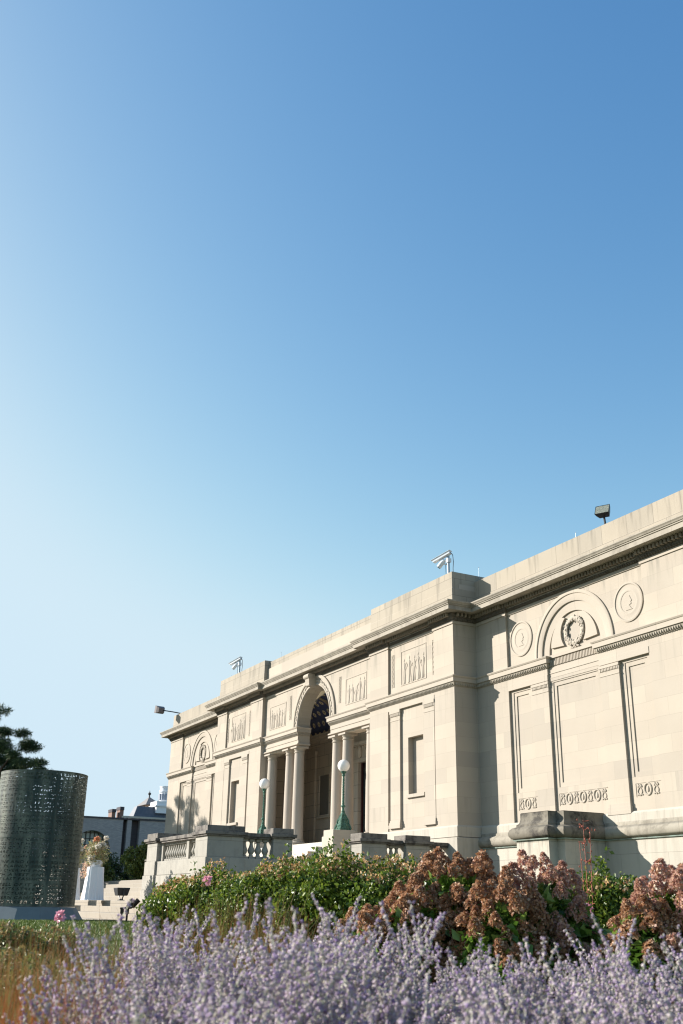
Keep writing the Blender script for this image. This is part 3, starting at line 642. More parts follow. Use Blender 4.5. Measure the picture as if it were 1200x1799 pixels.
# ---------------------------------------------------------------- terrace, steps and balustrades
ter = thing('stone_terrace', 'weathered grey stone terrace with balustrade in front of the loggia', 'terrace')
ZF = .74
mb = MB()
mb.box(-9.10, 9.10, -6.55, -.95, -1, ZF)
for s_ in SG: mb.box(s_*5.12, s_*9.10, -7.9, -6.55, -1, ZF)
mb.obj('terrace_wall', m_balu, ter)
for s_ in SG:
    mb = MB()
    def mbx(x0,x1,y0,y1,z0,z1): mb.box(s_*x0, s_*x1, y0, y1, z0, z1)
    # plinth courses under the parapet
    for fn in (lambda z0,z1,e: (mbx(5.0, 9.2+e-.02, -8.0-e, -7.5, z0, z1-.006), mbx(8.65, 9.2+e-.02, -7.5, -5.70+e, z0, z1-.006), mbx(4.42-e, 5.30+e, -8.06-e, -7.3, z0, z1),
                               mbx(8.33-e, 9.22+e, -8.06-e, -7.06+e, z0, z1), mbx(8.60, 9.22+e, -6.26-e, -5.70+e+.01, z0, z1)),
               lambda z0,z1,e: (mbx(8.65, 9.2+e-.02, -3.70-e, -.93, z0, z1-.006), mbx(8.60, 9.22+e, -3.70-e-.01, -2.92+e, z0, z1), mbx(8.60, 9.22+e, -2.32-e, -1.54+e, z0, z1))):
        mb = MB()
        for (z0,z1,e) in ((-1.0,-.02,.10),(-.02,.36,.07),(.36,.735,.045),(.735,1.10,.02)): fn(z0,z1,e)
        mb.obj('parapet_base', m_balu, ter, bevel=.006)
    def pier(x0,x1,y0,y1, mt=m_balu):
        mb = MB(); mb.box(s_*x0,s_*x1,y0,y1,1.10,1.60); o = mb.obj('pier', mt, ter, bevel=.006)
        mb = MB(); mb.box(s_*(x0-.05),s_*(x1+.05),y0-.05,y1+.05,1.60,1.64); mb.box(s_*(x0-.09),s_*(x1+.09),y0-.09,y1+.09,1.64,1.715); mb.box(s_*(x0-.02),s_*(x1+.02),y0-.02,y1+.02,1.715,1.855)
        mb.obj('cap', m_cap, o, bevel=.008)
    pier(4.42,5.30,-8.04,-7.32); pier(8.35,9.2,-8.04,-7.08); pier(8.62,9.2,-6.26,-5.72); pier(8.62,9.2,-3.69,-2.93); pier(8.62,9.2,-2.32,-1.56)
    def rail(x0,x1,y0,y1):
        mb = MB(); mb.box(s_*x0,s_*x1,y0,y1,1.575,1.62); mb.box(s_*(x0-.035 if y1-y0 > 1e-9 and (y1-y0) > (x1-x0) else x0), s_*(x1+.035 if (y1-y0) > (x1-x0) else x1), y0-(.035 if (x1-x0) > (y1-y0) else 0), y1+(.035 if (x1-x0) > (y1-y0) else 0), 1.62, 1.71)
        mb.obj('rail', m_cap, ter, bevel=.006)
    rail(5.30,8.35,-7.99,-7.63); rail(8.80,9.14,-7.08,-6.26); rail(8.80,9.14,-2.93,-2.32); rail(8.80,9.14,-1.56,-.92)
    def baluster(x, y):
        pr_ = [(.055,.055),(.062,.075),(.05,.09),(.045,.105),(.075,.15),(.088,.19),(.08,.235),(.055,.29),(.042,.35),(.042,.39),(.055,.40),(.055,.415)]
        mb = MB(); mb.lathe(0,0,pr_,12,1.10); mb.box(-.08,.08,-.08,.08,1.10,1.156); mb.box(-.078,.078,-.078,.078,1.514,1.575)
        return mb
    for x in (5.62,5.80,5.98,6.16,6.34,6.52,6.70,6.88,7.06,7.24,7.72,7.90,8.08,8.24): bl.append((s_*x, -7.81)) if 'bl' in globals() else globals().__setitem__('bl', [(s_*x,-7.81)])
    for y in (-6.96,-6.77,-6.58,-6.39,-2.83,-2.66,-2.49,-1.47,-1.3,-1.13): bl.append((s_*8.97, y))
    mb = MB(); mb.box(s_*7.40,s_*7.58,-7.93,-7.69,1.10,1.574); mb.obj('die', m_balu, ter)
    mb = MB(); mb.box(s_*5.303,s_*5.5,-7.93,-7.69,1.10,1.574); mb.obj('die', m_balu, ter)
b0 = baluster(0,0).obj('baluster', m_balu, ter, smooth=True)
b0.location = (*bl[0],0)
for x, y in bl[1:]:
    c = b0.copy(); COL.objects.link(c); c.parent = ter; c.location = (x,y,0)
# lamp blocks and loggia steps
for s_ in SG:
    mb = MB(); mb.box(s_*2.86, s_*3.56, -1.62, -.80, .70, 2.34); mb.box(s_*2.70, s_*2.86, -1.60, -.80, .70, 2.15)
    mb.obj('lamp_block', stone('block_stone', (.44,.40,.33), blocks=None, grime=.6), ter, bevel=.01)
mb = MB()
for k in range(8):
    mb.box(-2.695, 2.695, -1.5-.3*k, -.73, 2.0-.158*(k+1)+(0 if k<7 else -.02), 2.0-.158*k)
mb2 = MB()
for k in range(8): mb2.box(-2.695, 2.695, -1.5-.3*k, (-1.5-.3*(k-1)) if k else -.725, ZF-.02, 2.0-.158*k)
mb2.obj('upper_steps', m_bright, ter)
# entrance stairs (upper flight between the piers, lower flight wider)
st = thing('stone_steps', 'broad pale stone steps rising from the lawn to the terrace', 'steps')
mb = MB(); lv = [(.74,-6.62),(.605,-6.97),(.47,-7.32),(.335,-7.67),(.20,-8.02)]
for i, (z, y) in enumerate(lv):
    mb.box(-4.30, 4.30, y, -6.55 if i == 0 else lv[i-1][1], -1, z)
mb.obj('upper_flight', m_step, st, bevel=.012)
mb = MB(); lo = [(.07,-9.35,10.2),(-.07,-9.70,10.5),(-.215,-10.05,10.8),(-.36,-10.40,11.1)]
for i, (z, y, xe) in enumerate(lo):
    mb.box(-xe, xe, y, (-8.165 if i == 0 else lo[i-1][1]), -1.2, z)
    if i == 0: mb.box(-4.31, 4.31, -8.165, -8.02, -1.2, z)
mb.obj('lower_flight', m_step, st, bevel=.012)

# ---------------------------------------------------------------- lamp posts
def lamp(x, label):
    o = thing('lamp_post', label, 'lamp post', 'globe lamps beside the loggia', (x, -1.12, 2.342))
    MB().box(-.20,.20,-.20,.20,0,.05).lathe(0,0,[(.235,.05),(.235,.07),(.20,.10),(.215,.16),(.17,.22),(.15,.30),(.155,.36),(.11,.42),(.085,.46),(.10,.50),(.075,.54),(.055,.58)],8).obj('base', m_verd, o)
    sc = MB()
    for k in range(4):
        a = math.pi/4+k*math.pi/2; c_, s2 = math.cos(a), math.sin(a)
        sc.tube([(c_*.27,s2*.27,.03),(c_*.25,s2*.25,.12),(c_*.20,s2*.20,.20),(c_*.19,s2*.19,.30),(c_*.13,s2*.13,.40),(c_*.10,s2*.10,.47)], [.045,.035,.03,.035,.025,.03], 6)
    sc.obj('scroll_leaf', m_verd, o, smooth=True)
    MB().lathe(0,0,[(.05,.56),(.065,.60),(.045,.64),(.042,.72),(.075,.75),(.075,.78),(.042,.81),(.036,1.0),(.030,1.62),(.05,1.64),(.03,1.66),(.034,1.72),(.06,1.75),(.055,1.78),(.045,1.80),(.09,1.85),(.10,1.88),(.07,1.885)],12).obj('pole', m_verd, o, smooth=True)
    mb = MB()
    for k in range(60):
        z = .82+.8*k/60; a = k*2.4; mb.ball((.036*math.cos(a),.036*math.sin(a),z),(.012,.012,.016),5,3)
    mb.obj('beading', m_verd, o)
    MB().ball((0,0,2.07),.205,28,18).obj('globe', m_globe, o, smooth=True)
lamp(3.27, 'green lamp post with white globe standing in front of the dark doorway')
lamp(-3.27, 'more distant green lamp post with white globe, behind the dark balustrade pier')

# ---------------------------------------------------------------- roof equipment
def beam(mb, a, b_, w_, h_):
    a, b_ = Vector(a), Vector(b_); d = (b_-a).normalized(); s_ = d.cross(Vector((0,0,1))).normalized(); u_ = s_.cross(d)
    vs = [p+s_*i*w_/2+u_*j*h_/2 for p in (a,b_) for i,j in ((-1,-1),(1,-1),(1,1),(-1,1))]
    mb.add(vs, [(0,3,2,1),(4,5,6,7),(0,1,5,4),(1,2,6,5),(2,3,7,6),(3,0,4,7)])
def cctv(x, y, z, sc, label):
    o = thing('security_camera', label, 'security camera', 'security cameras on the parapet', (x,y,z)); o.scale = (sc,)*3
    MB().lathe(0,0,[(.045,-.3),(.045,.72)],10).box(-.09,.09,-.09,.09,-.02,.02).obj('mast', m_grey, o, smooth=True)
    mb = MB(); beam(mb, (.10,.02,.84), (-.52,-.30,.60), .17, .11); beam(mb, (.12,.03,.905), (-.58,-.33,.635), .21, .02); mb.obj('housing', m_white, o, bevel=.01)
    mb = MB(); mb.tube([(0,0,.72),(0,0,.80)],.05,8); mb.tube([(0,0,.45),(-.08,-.05,.42),(-.16,-.10,.46)],.03,8); mb.box(-.075,.075,-.075,.075,.48,.62); mb.obj('bracket', m_white, o)
    mb = MB(); mb.tube([(-.12,-.07,.60),(-.20,-.12,.52),(-.34,-.20,.36)],[.05,.085,.085],12); mb.obj('bullet_camera', m_white, o, smooth=True)
    mb = MB(); mb.tube([(-.335,-.197,.366),(-.355,-.21,.34)],[.07,.068],12); mb.obj('lens', m_black, o)
    mb = MB(); mb.tube([(.10,.03,.84),(.19,.06,.72),(.21,.07,.45),(.19,.06,.2),(.20,.06,-.05)],.012,6); mb.tube([(-.10,-.06,.42),(-.09,-.06,.2),(-.08,-.06,-.05)],.01,6); mb.obj('cable', m_black, o)
cctv(9.12, -.66, 9.57, .86, 'white security camera on a grey mast above the nearer pavilion corner')
cctv(-7.75, -.62, 9.57, .88, 'distant white security camera with twin lenses on the farther pavilion parapet')
def flood(loc, rot, label, post, sc=1):
    o = thing('floodlight', label, 'floodlight', None, loc)
    hd = MB(); hd.add([(-.20,-.03,-.15),(.20,-.03,-.15),(.20,-.03,.15),(-.20,-.03,.15),(-.22,-.14,-.17),(.22,-.14,-.17),(.22,-.14,.17),(-.22,-.14,.17),(-.15,.12,-.10),(.15,.12,-.10),(.15,.12,.10),(-.15,.12,.10)],
        [(4,5,1,0),(5,6,2,1),(6,7,3,2),(7,4,0,3),(0,1,9,8),(1,2,10,9),(2,3,11,10),(3,0,8,11),(8,9,10,11)])
    ho = hd.obj('lamp_head', m_black, o); ho.rotation_euler = rot; ho.scale = (sc,)*3
    g_ = MB().box(-.205,.205,-.135,-.128,-.155,.155).obj('glass', m_lens, ho)
    mb = MB(); mb.tube(post, .028, 8); mb.obj('bracket', m_black, o); return o, ho, g_
flood((15.0,.35,9.86), (R(-28),0,R(28)), 'black floodlight with glass face standing on the wing parapet', [(0,0,-.14),(.02,0,-.30),(.02,0,-.52)], .88)
o, ho, g_ = flood((-18.3,-.75,9.60), (R(-12),0,R(-78)), 'grey box floodlight on a bent arm at the far roof corner', [(.10,.10,-.02),(.5,.5,-.12),(1.0,.95,-.26),(1.05,1.0,-.34)], 1.15)
ho.data.materials.clear(); ho.data.materials.append(m_shade); g_.data.materials.clear(); g_.data.materials.append(m_white)
for i, (x, y, z, l, hh) in enumerate(((13.9,.3,9.36,'thin lightning rod near the black floodlight',.35),(9.5,.2,9.57,'thin lightning rod just behind the nearer pavilion camera',.36),(-4.0,-.3,9.5,'thin lightning rod beside the farther pavilion end block',.45),
        (-9.0,-.5,9.57,'short lightning rod on the farther pavilion parapet',.25),(-16.2,.3,9.36,'short lightning rod next to the bent floodlight arm',.25),(1.9,-.4,9.5,'small lightning rod on the parapet over the arch',.2))):
    mb = MB(); mb.lathe(x,y,[(.008,-.1),(.005,hh*.8)],6,z); mb.ball((x,y,z+hh*.8),.013,6,4); mb.obj('lightning_rod', m_grey, None, label=l, cat='lightning rod', group='lightning rods along the parapet')

# ---------------------------------------------------------------- text cylinder sculpture
LINES = ["ON A COLD DAY ARRIVING AT THE FALLS I","AND AT ONCE I INTRODUCED MYSELF AS A","FRIEND OF ONLY THE WESTERN UNION MEN","AND TO FRANK MR. STONE UNION CHIEF OF","THE WIRE ROOM WELL AND FITZHUGH THERE",
"SELON LE CAS PAR SON ETAT IL SE CROIT","LE CORPS DOIT CETTE MIQUE DANS LA FEE","QUI EST BELLE SE COMPORTE AVEC LE JEU","ET PUIS NOUVELLES PROPRIETES DE LA VU","LE SURNATUREL PAR LES OMBRES DU TEMPS",
"ANATOMIE, CAMERAS, UNICUMS, VERITONES","SCOPES, COMMASCOPES, CONVERT, LENTOPS","MICROS, PROTOMES, AFFINITY, VISTARS, ","SIGMAS, ASTIGMATS, MACRONS, TROPICALS","PETZ, LEARS, PLANIMOGRAPHS, ORTHOGONS",
"THE ONLY PICTURE MAKING IN THE CENTRE","AND ONE OF ALL THE THINGS THAT HE HAD","THE CAPACITY AND PASSION OF A CLASSIC","ARTISTS AND REFORMERS ARE ALL IN LOVE","WITH CITY IS THE SECRET OF LIGHT ITSE",
"AT NIGHT I ENTERED THE LINE AND LARGE","AT HALF PAST 10 O'CLOCK, PLAINLY SEEN","WITH RAISED VEIL, FLOWING OVER HIS HAT","A LONG FROCK, DARK CLOTH, A VEST AND","A PLAID COMPONENT OF THE LAST FASHION",
"IT WAS MY INVENTION TO TELL OF IT ALL","THE PHOTOGRAPHIC VIEW OF ITS STREETS,","IS \"THE ADVANTAGE OF THE PICTURE MEN","AS MY BUSINESS OF THE WESTERN CAMERAS","SO CONSPICUOUS TO ALL THE PASSERS, BY"]
CX, CY, CR, CZ0, CZ1 = 9.56, -12.24, .965, -.09, 2.735
scu = thing('text_cylinder_sculpture', 'tall dark green bronze cylinder sculpture pierced with rows of lettering', 'sculpture', None, (CX,CY,0))
seam = math.atan2(CAMY-CY, CAMX-CX) + math.asin(.30/.965)      # angle of the mirror seam
HALF = math.pi*CR
ng = 30; gaps = {5:.03,10:.02,15:.05,20:.03,25:.03}
tot = sum(gaps.values()); ph = (CZ1-CZ0-.08-tot)/ng
V_all = []; F_all = []; z = CZ1-.03; nv = 0
def rect_spline(cu, x0, z0, x1, z1, step=.05):
    pts = []; nxs = int((x1-x0)/step)
    pts += [(x0+(x1-x0)*i/nxs, z0) for i in range(nxs)]; pts += [(x1, z0)]
    pts += [(x1, (z0+z1)/2)]
    pts += [(x1-(x1-x0)*i/nxs, z1) for i in range(nxs)]; pts += [(x0, z1), (x0,(z0+z1)/2)]
    sp = cu.splines.new('POLY'); sp.points.add(len(pts)-1)
    for p, (a_, b2) in zip(sp.points, pts): p.co = (a_, b2, 0, 1)
    sp.use_cyclic_u = True
bands = []
zz = CZ1
for i, L_ in enumerate(LINES):
    top = zz; g_ = gaps.get(i+1, 0); hh = ph + (.04 if i == 0 else 0) + g_ + (.04 if i == ng-1 else 0)
    bands.append((L_, top-(.04 if i == 0 else 0), top, top-hh)); zz -= hh
def band_mesh(L_, ttop, top, bot, shear, sp_ch):
    fc = bpy.data.curves.new('txt', 'FONT'); fc.body = L_; fc.size = ph*.92; fc.align_x = 'RIGHT'; fc.resolution_u = 2; fc.shear = shear; fc.space_character = sp_ch
    fo = bpy.data.objects.new('txt', fc); COL.objects.link(fo); bpy.context.view_layer.update(); wd = fo.dimensions.x
    bpy.ops.object.select_all(action='DESELECT'); fo.select_set(True); bpy.context.view_layer.objects.active = fo
    bpy.ops.object.convert(target='CURVE'); fo = bpy.context.view_layer.objects.active; cu = fo.data
    k = (HALF-.10)/max(wd, .1); ex = HALF-.045
    for sp in cu.splines:
        for p in sp.bezier_points: p.handle_left_type = 'FREE'; p.handle_right_type = 'FREE'
        for p in sp.bezier_points:
            for at in ('co','handle_left','handle_right'):
                q = getattr(p, at); setattr(p, at, (q.x*k+ex, max(q.y*.98+ttop-ph*.80, bot+.004), 0))
    OFF = .0012; rect_spline(cu, -OFF, bot-OFF, HALF+OFF, top+OFF); cu.offset = -OFF
    cu.dimensions = '2D'; cu.fill_mode = 'BOTH'; cu.extrude = 0
    bpy.ops.object.convert(target='MESH'); fo = bpy.context.view_layer.objects.active; me = fo.data
    ar = sum(p.area for p in me.polygons)/HALF/(top-bot); ys_ = [v.co.y for v in me.vertices]
    good = .6 < ar < .9 and min(ys_) > bot-.005 and max(ys_) < top+.005
    bm_ = bmesh.new(); bm_.from_mesh(me); bpy.data.objects.remove(fo)
    for xc in np.arange(.05, HALF, .075): bmesh.ops.bisect_plane(bm_, geom=bm_.verts[:]+bm_.edges[:]+bm_.faces[:], plane_co=(xc,0,0), plane_no=(1,0,0))
    bm_.verts.index_update(); vs = np.array([v.co[:] for v in bm_.verts]); fs = [tuple(v.index for v in f.verts) for f in bm_.faces]; bm_.free()
    return good, vs, fs
for L_, ttop, top, bot in bands:
    for shear, spc in ((.18,1.07),(.12,1.10),(.20,1.15),(.08,1.12),(.0,1.2)):
        good, vs, fs = band_mesh(L_, ttop, top, bot, shear, spc)
        if good: break
    if not good: print('BAD ROW', L_)
    for sgn in (1, -1):
        # half A (sgn=1): runs clockwise from seam, text reads correctly and ends at the seam ; half B mirrored
        ang = seam - (HALF-vs[:,0])/CR*sgn
        for rr_, flip in ((CR, 0), (CR-.014, 1)):
            V_all.append(np.stack([np.cos(ang)*rr_, np.sin(ang)*rr_, vs[:,1]], -1))
            F_all += [tuple(i_+nv for i_ in (f if (flip ^ (sgn < 0)) else f[::-1])) for f in fs]; nv += len(vs)
V_all = np.concatenate(V_all)
me = bpy.data.meshes.new('letter_screen'); me.from_pydata(V_all.tolist(), [], F_all); me.update()
mscu, t, b = newmat('patinated_bronze'); g = N(t,'ShaderNodeNewGeometry'); mp = N(t,'ShaderNodeMapping'); mp.inputs['Scale'].default_value = (3,3,.6); t.links.new(g.outputs['Position'], mp.inputs[0])
n1 = N(t,'ShaderNodeTexNoise'); n1.inputs['Scale'].default_value = 1.6; n1.inputs['Detail'].default_value = 7; t.links.new(mp.outputs[0], n1.inputs['Vector'])
n2 = N(t,'ShaderNodeTexNoise'); n2.inputs['Scale'].default_value = 30; n2.inputs['Detail'].default_value = 5; t.links.new(g.outputs['Position'], n2.inputs['Vector'])
c = mix(t, (.034,.054,.047), (.18,.195,.15), ramp(t, n1.outputs['Fac'], [(.4,.0),(.7,1.)])); c = mix(t, c, (.07,.045,.03), ramp(t, n2.outputs['Fac'], [(.5,.0),(.75,.7)]))
t.links.new(c, b.inputs['Base Color']); b.inputs['Metallic'].default_value = .1; b.inputs['Roughness'].default_value = .55; b.inputs['Specular IOR Level'].default_value = .3
me.materials.append(mscu); so_ = bpy.data.objects.new('letter_screen', me); COL.objects.link(so_); so_.parent = scu
mb = MB()
def cylstrip(a0, a1, z0, z1, r0, r1, n=3):
    v = []; f = []
    for i in range(n+1):
        a = a0+(a1-a0)*i/n
        for r_, z_ in ((r0,z0),(r1,z0),(r1,z1),(r0,z1)): v.append((r_*math.cos(a), r_*math.sin(a), z_))
    for i in range(n):
        for k in range(4): f.append((i*4+k, i*4+(k+1)%4, (i+1)*4+(k+1)%4, (i+1)*4+k))
    f += [(0,1,2,3), tuple(n*4+k for k in (3,2,1,0))]; mb.add(v, f)
for a in (seam, seam+math.pi): cylstrip(a-.028, a+.028, CZ0, CZ1, CR-.02, CR+.006)
zs_ = bands[14][3]
for k in range(2): cylstrip(seam+.03+k*math.pi, seam+math.pi-.03+k*math.pi, zs_-.0, zs_+.035, CR-.018, CR+.005, 40)
for zc_ in (CZ1-.012, CZ0): cylstrip(seam+.03, seam+2*math.pi+.03, zc_, zc_+.014, CR-.02, CR+.004, 80)
mb.obj('seam_band', mscu, scu)
mb = MB(); mb.lathe(0,0,[(CR+.28,-.47),(CR+.26,-.44),(CR+.03,-.10),(CR-.1,-.095)],14); mb.obj('flared_base', stone('slate_base', (.16,.19,.20), blocks=None, grime=.6, lichen=.2, dark=(.08,.10,.11)), scu)

# ---------------------------------------------------------------- foliage tools
def unit(n): v = RNG.normal(size=(n,3)); return v/np.linalg.norm(v,axis=1,keepdims=True)
def leaves(P, size, up_bias=.5, aspect=.55, dirs=None, fold=.25):
    """one folded leaf (4 verts -> 2 triangles sharing the midrib) per point"""
    n = len(P); d = unit(n) if dirs is None else dirs + unit(n)*.45; d[:,2] += 0; d /= np.linalg.norm(d,axis=1,keepdims=True)
    nrm = unit(n)*.8; nrm[:,2] += up_bias; s_ = np.cross(d, nrm); s_ /= np.linalg.norm(s_,axis=1,keepdims=True)+1e-9; nn = np.cross(s_, d)
    L = size*RNG.uniform(.6,1.25,n)[:,None]
    tip = P+d*L; a_ = P+d*L*.45+s_*L*aspect*.5+nn*L*fold*.5; b2 = P+d*L*.45-s_*L*aspect*.5+nn*L*fold*.5
    V = np.stack([P, a_, tip, b2], 1).reshape(-1,3); i0 = np.arange(n)*4
    F = np.concatenate([np.stack([i0,i0+1,i0+2],-1), np.stack([i0,i0+2,i0+3],-1)])
    return V, F
def merge(parts):
    Vs = []; Fs = []; n = 0
    for V_, F_ in parts: Vs.append(V_); Fs.append(F_+n); n += len(V_)
    return np.concatenate(Vs), np.concatenate(Fs)
def shrub_points(c, r, n, lumps=14, top=True, thick=.45):
    """points in a lumpy dome built of overlapping clumps"""
    c = np.array(c, float); r = np.array(r, float)
    out = []
    cl = unit(lumps); cl[:,2] = np.abs(cl[:,2])*.9-.05; cc = c + cl*r*.66; cr = RNG.uniform(.26,.56,lumps)*r.min()
    k = RNG.integers(0, lumps, n); d = unit(n); rad = 1-thick*RNG.random(n)**1.6
    P = cc[k] + d*(cr[k]*rad)[:,None]*np.array([1,1,1.0])
    core = c + unit(n//3)*r*.62*(RNG.random(n//3)**.4)[:,None]
    P = np.concatenate([P, core]); return P

m_roseleaf = leafmat('rose_leaves', [(.04,.075,.012),(.08,.135,.018),(.14,.20,.024),(.21,.26,.035),(.09,.16,.022)], .42, .35, .45)
m_rosetan = leafmat('rose_hips', [(.50,.24,.09),(.62,.38,.16),(.60,.44,.22),(.45,.2,.09),(.72,.58,.38)], .6, .3)
m_pink = leafmat('pink_petals', [(.75,.33,.42),(.80,.45,.52)], .5, .3)
m_twig = plain('twigs', (.10,.065,.04), .8)
m_hleaf = leafmat('hydrangea_leaves', [(.05,.11,.015),(.10,.20,.025),(.18,.28,.045),(.26,.35,.08)], .4, .35)
m_floret = leafmat('dried_florets', [(.22,.10,.045),(.42,.22,.10),(.34,.15,.09),(.58,.34,.18),(.26,.11,.07),(.74,.52,.34),(.28,.14,.06),(.48,.25,.13)], .5, .35, .4)
m_floret2 = leafmat('pink_florets', [(.44,.22,.17),(.56,.33,.25),(.38,.17,.14),(.70,.48,.37),(.50,.31,.16),(.60,.36,.28)], .5, .35, .4)
m_sage = leafmat('sage_flowers', [(.60,.50,.60),(.72,.64,.66),(.42,.29,.55),(.76,.71,.62),(.53,.39,.63),(.80,.75,.68),(.55,.52,.42),(.64,.54,.62),(.36,.26,.46),(.74,.68,.66)], .7, .45, .2)
m_sagest = leafmat('sage_stems', [(.50,.51,.38),(.62,.61,.48),(.34,.38,.22)], .7, .15, .2)
m_grassr = leafmat('red_grass', [(.24,.10,.04),(.28,.15,.06),(.13,.17,.04),(.28,.08,.025),(.20,.18,.07),(.12,.16,.04),(.34,.12,.04),(.16,.19,.05)], .6, .3, .3)
m_grassred = leafmat('scarlet_grass', [(.40,.06,.02),(.30,.10,.03),(.5,.12,.03),(.2,.08,.03)], .6, .3, .3)
m_pine = leafmat('pine_needles', [(.02,.045,.02),(.035,.07,.028),(.06,.10,.04),(.09,.13,.055)], .6, .15, .3)
m_bark = plain('bark', (.09,.065,.05), .9, noise=.7, nscale=12, bump=.6)
m_dkleaf = leafmat('dark_evergreen', [(.012,.03,.01),(.02,.05,.014),(.04,.085,.02)], .5, .2)
m_ltleaf = leafmat('yellow_green_leaves', [(.06,.09,.015),(.10,.14,.03),(.16,.19,.05),(.05,.09,.02)], .5, .3)

def stems(base, P, r0=.008, n=40):
    mb = MB(); base = Vector(base)
    idx = RNG.choice(len(P), n)
    for i in idx:
        p = Vector(P[i]); mid = base.lerp(p, .5)+Vector((RNG.uniform(-.08,.08),RNG.uniform(-.08,.08),.08))
        b_ = base+Vector((RNG.uniform(-.15,.15),RNG.uniform(-.15,.15),-.0)); mb.tube([b_, mid, p], [r0*1.6, r0, r0*.4], 5)
    return mb
def pix(px, py, D):        # helper used only to choose world positions for the planting plan
    d = fwd*FPX + r2*(px-600) - u2*(py-899.5); return Vector((CAMX,CAMY,CAMZ)) + d*(D/d.dot(h))
def gz(x, y): return float(ground_z(np.float64(x), np.float64(y)))

# rose hedge (five shrubs)
def rose(cx, cy, ztop, r, n, label, hips=210, blooms=()):
    g0 = gz(cx,cy); H = ztop-g0; o = thing('rose_shrub', label, 'shrub', 'rose shrubs below the balustrade', (cx,cy,g0))
    P = shrub_points((0,0,H*.42), (r[0]*1.18,r[1]*1.1,H*.58), n, 26); P = P[P[:,2] > .03]
    keep = P[:,2] < H*1.02; P = P[keep]
    sh_ = P[RNG.choice(len(P), 60)]; sh_ = sh_[sh_[:,2] > H*.55]
    shp = (sh_[:,None,:]+np.array([0,0,1.])*np.linspace(0,.17,16)[None,:,None]+RNG.normal(scale=.018,size=(len(sh_),16,3))+(RNG.normal(scale=.05,size=(len(sh_),1,3))*np.linspace(0,1,16)[None,:,None])).reshape(-1,3)
    V_, F_ = leaves(np.concatenate([P, shp]), .058, .55, .62); npmesh('leaves', V_, F_, m_roseleaf, o)
    # spray tips
    zq = np.quantile(P[:,2], .90); top = P[P[:,2] > zq]; Q = top[RNG.choice(len(top), hips)]
    Q = Q + np.stack([np.zeros(hips),np.zeros(hips),RNG.uniform(.0,.05,hips)],-1)
    Q = (Q[:,None,:]+RNG.normal(scale=.022,size=(hips,9,3))).reshape(-1,3)
    V_, F_ = leaves(Q, .042, .3, .6); npmesh('spent_blooms', V_, F_, m_rosetan, o, kind='stuff')
    stems((0,0,0), P, .007, 36).obj('stems', m_twig, o)
    for (x, y, z) in blooms:
        C_ = np.array([x,y,z]); dd = unit(26); PP = C_+dd*.018; V_, F_ = leaves(PP, .055, .2, .9, dd); npmesh('pink_bloom', V_, F_, m_pink, o)
    return o
p1 = pix(322,1543,14.9); p2 = pix(395,1520,14.6); p3 = pix(490,1505,14.0); p4 = pix(590,1492,13.4); p5 = pix(690,1500,13.0)
def bl_at(px,py,D,o): q = pix(px,py,D); return (q.x-o.x, q.y-o.y, q.z-gz(o.x,o.y))
rose(p1.x,p1.y,p1.z+.02,(.50,.52),13000,'low green rose shrub at the end of the hedge beside the steps')
rose(p2.x,p2.y,p2.z,(.78,.75),20000,'green rose shrub with a pink bloom below the stone balustrade',blooms=[bl_at(364,1546,13.7,p2)])
rose(p3.x,p3.y,p3.z,(.80,.78),21000,'green rose shrub with orange hips in front of the dark end pier')
rose(p4.x,p4.y,p4.z,(.82,.80),22000,'tallest green rose shrub, below the stone block of the nearer lamp post',hips=220)
rose(p5.x,p5.y,p5.z-.02,(.75,.75),18000,'green rose shrub beside the brown hydrangea and short balustrade')
p6 = pix(1052,1512,11.6); rose(p6.x,p6.y,p6.z,(.52,.52),13000,'small glossy green rose shrub under the statue pedestal',hips=70,blooms=[bl_at(1033,1598,10.9,p6)])
# a tall red shoot in front of the pedestal
mb = MB(); q = pix(1024,1440,11.2); g0 = gz(q.x,q.y)
for k, (dx, dz) in enumerate(((0,0),(.05,-.10),(-.04,-.22))):
    pts = [(q.x+dx*(.3+j/6), q.y+dx*.6*(j/6), g0+(q.z+dz-g0)*j/6) for j in range(7)]; mb.tube(pts, [.006,.005,.005,.004,.0035,.003,.002], 5)
    for j in range(15):
        a = random.uniform(.45,1); i_ = min(5,int(a*6)); b1 = Vector(pts[i_]).lerp(Vector(pts[i_+1]), a*6-i_)
        mb.tube([b1, b1+Vector((random.uniform(-.05,.05),random.uniform(-.05,.05),random.uniform(0,.04)))], .0035, 4)
        mb.ball(b1+Vector((random.uniform(-.05,.05),random.uniform(-.05,.05),random.uniform(0,.04))), (.008,.008,.012), 5, 3)
mb.obj('red_shoot', plain('red_stem', (.35,.09,.05), .6), None, label='tall thin red seeding stem in front of the stained stone pedestal', cat='plant')

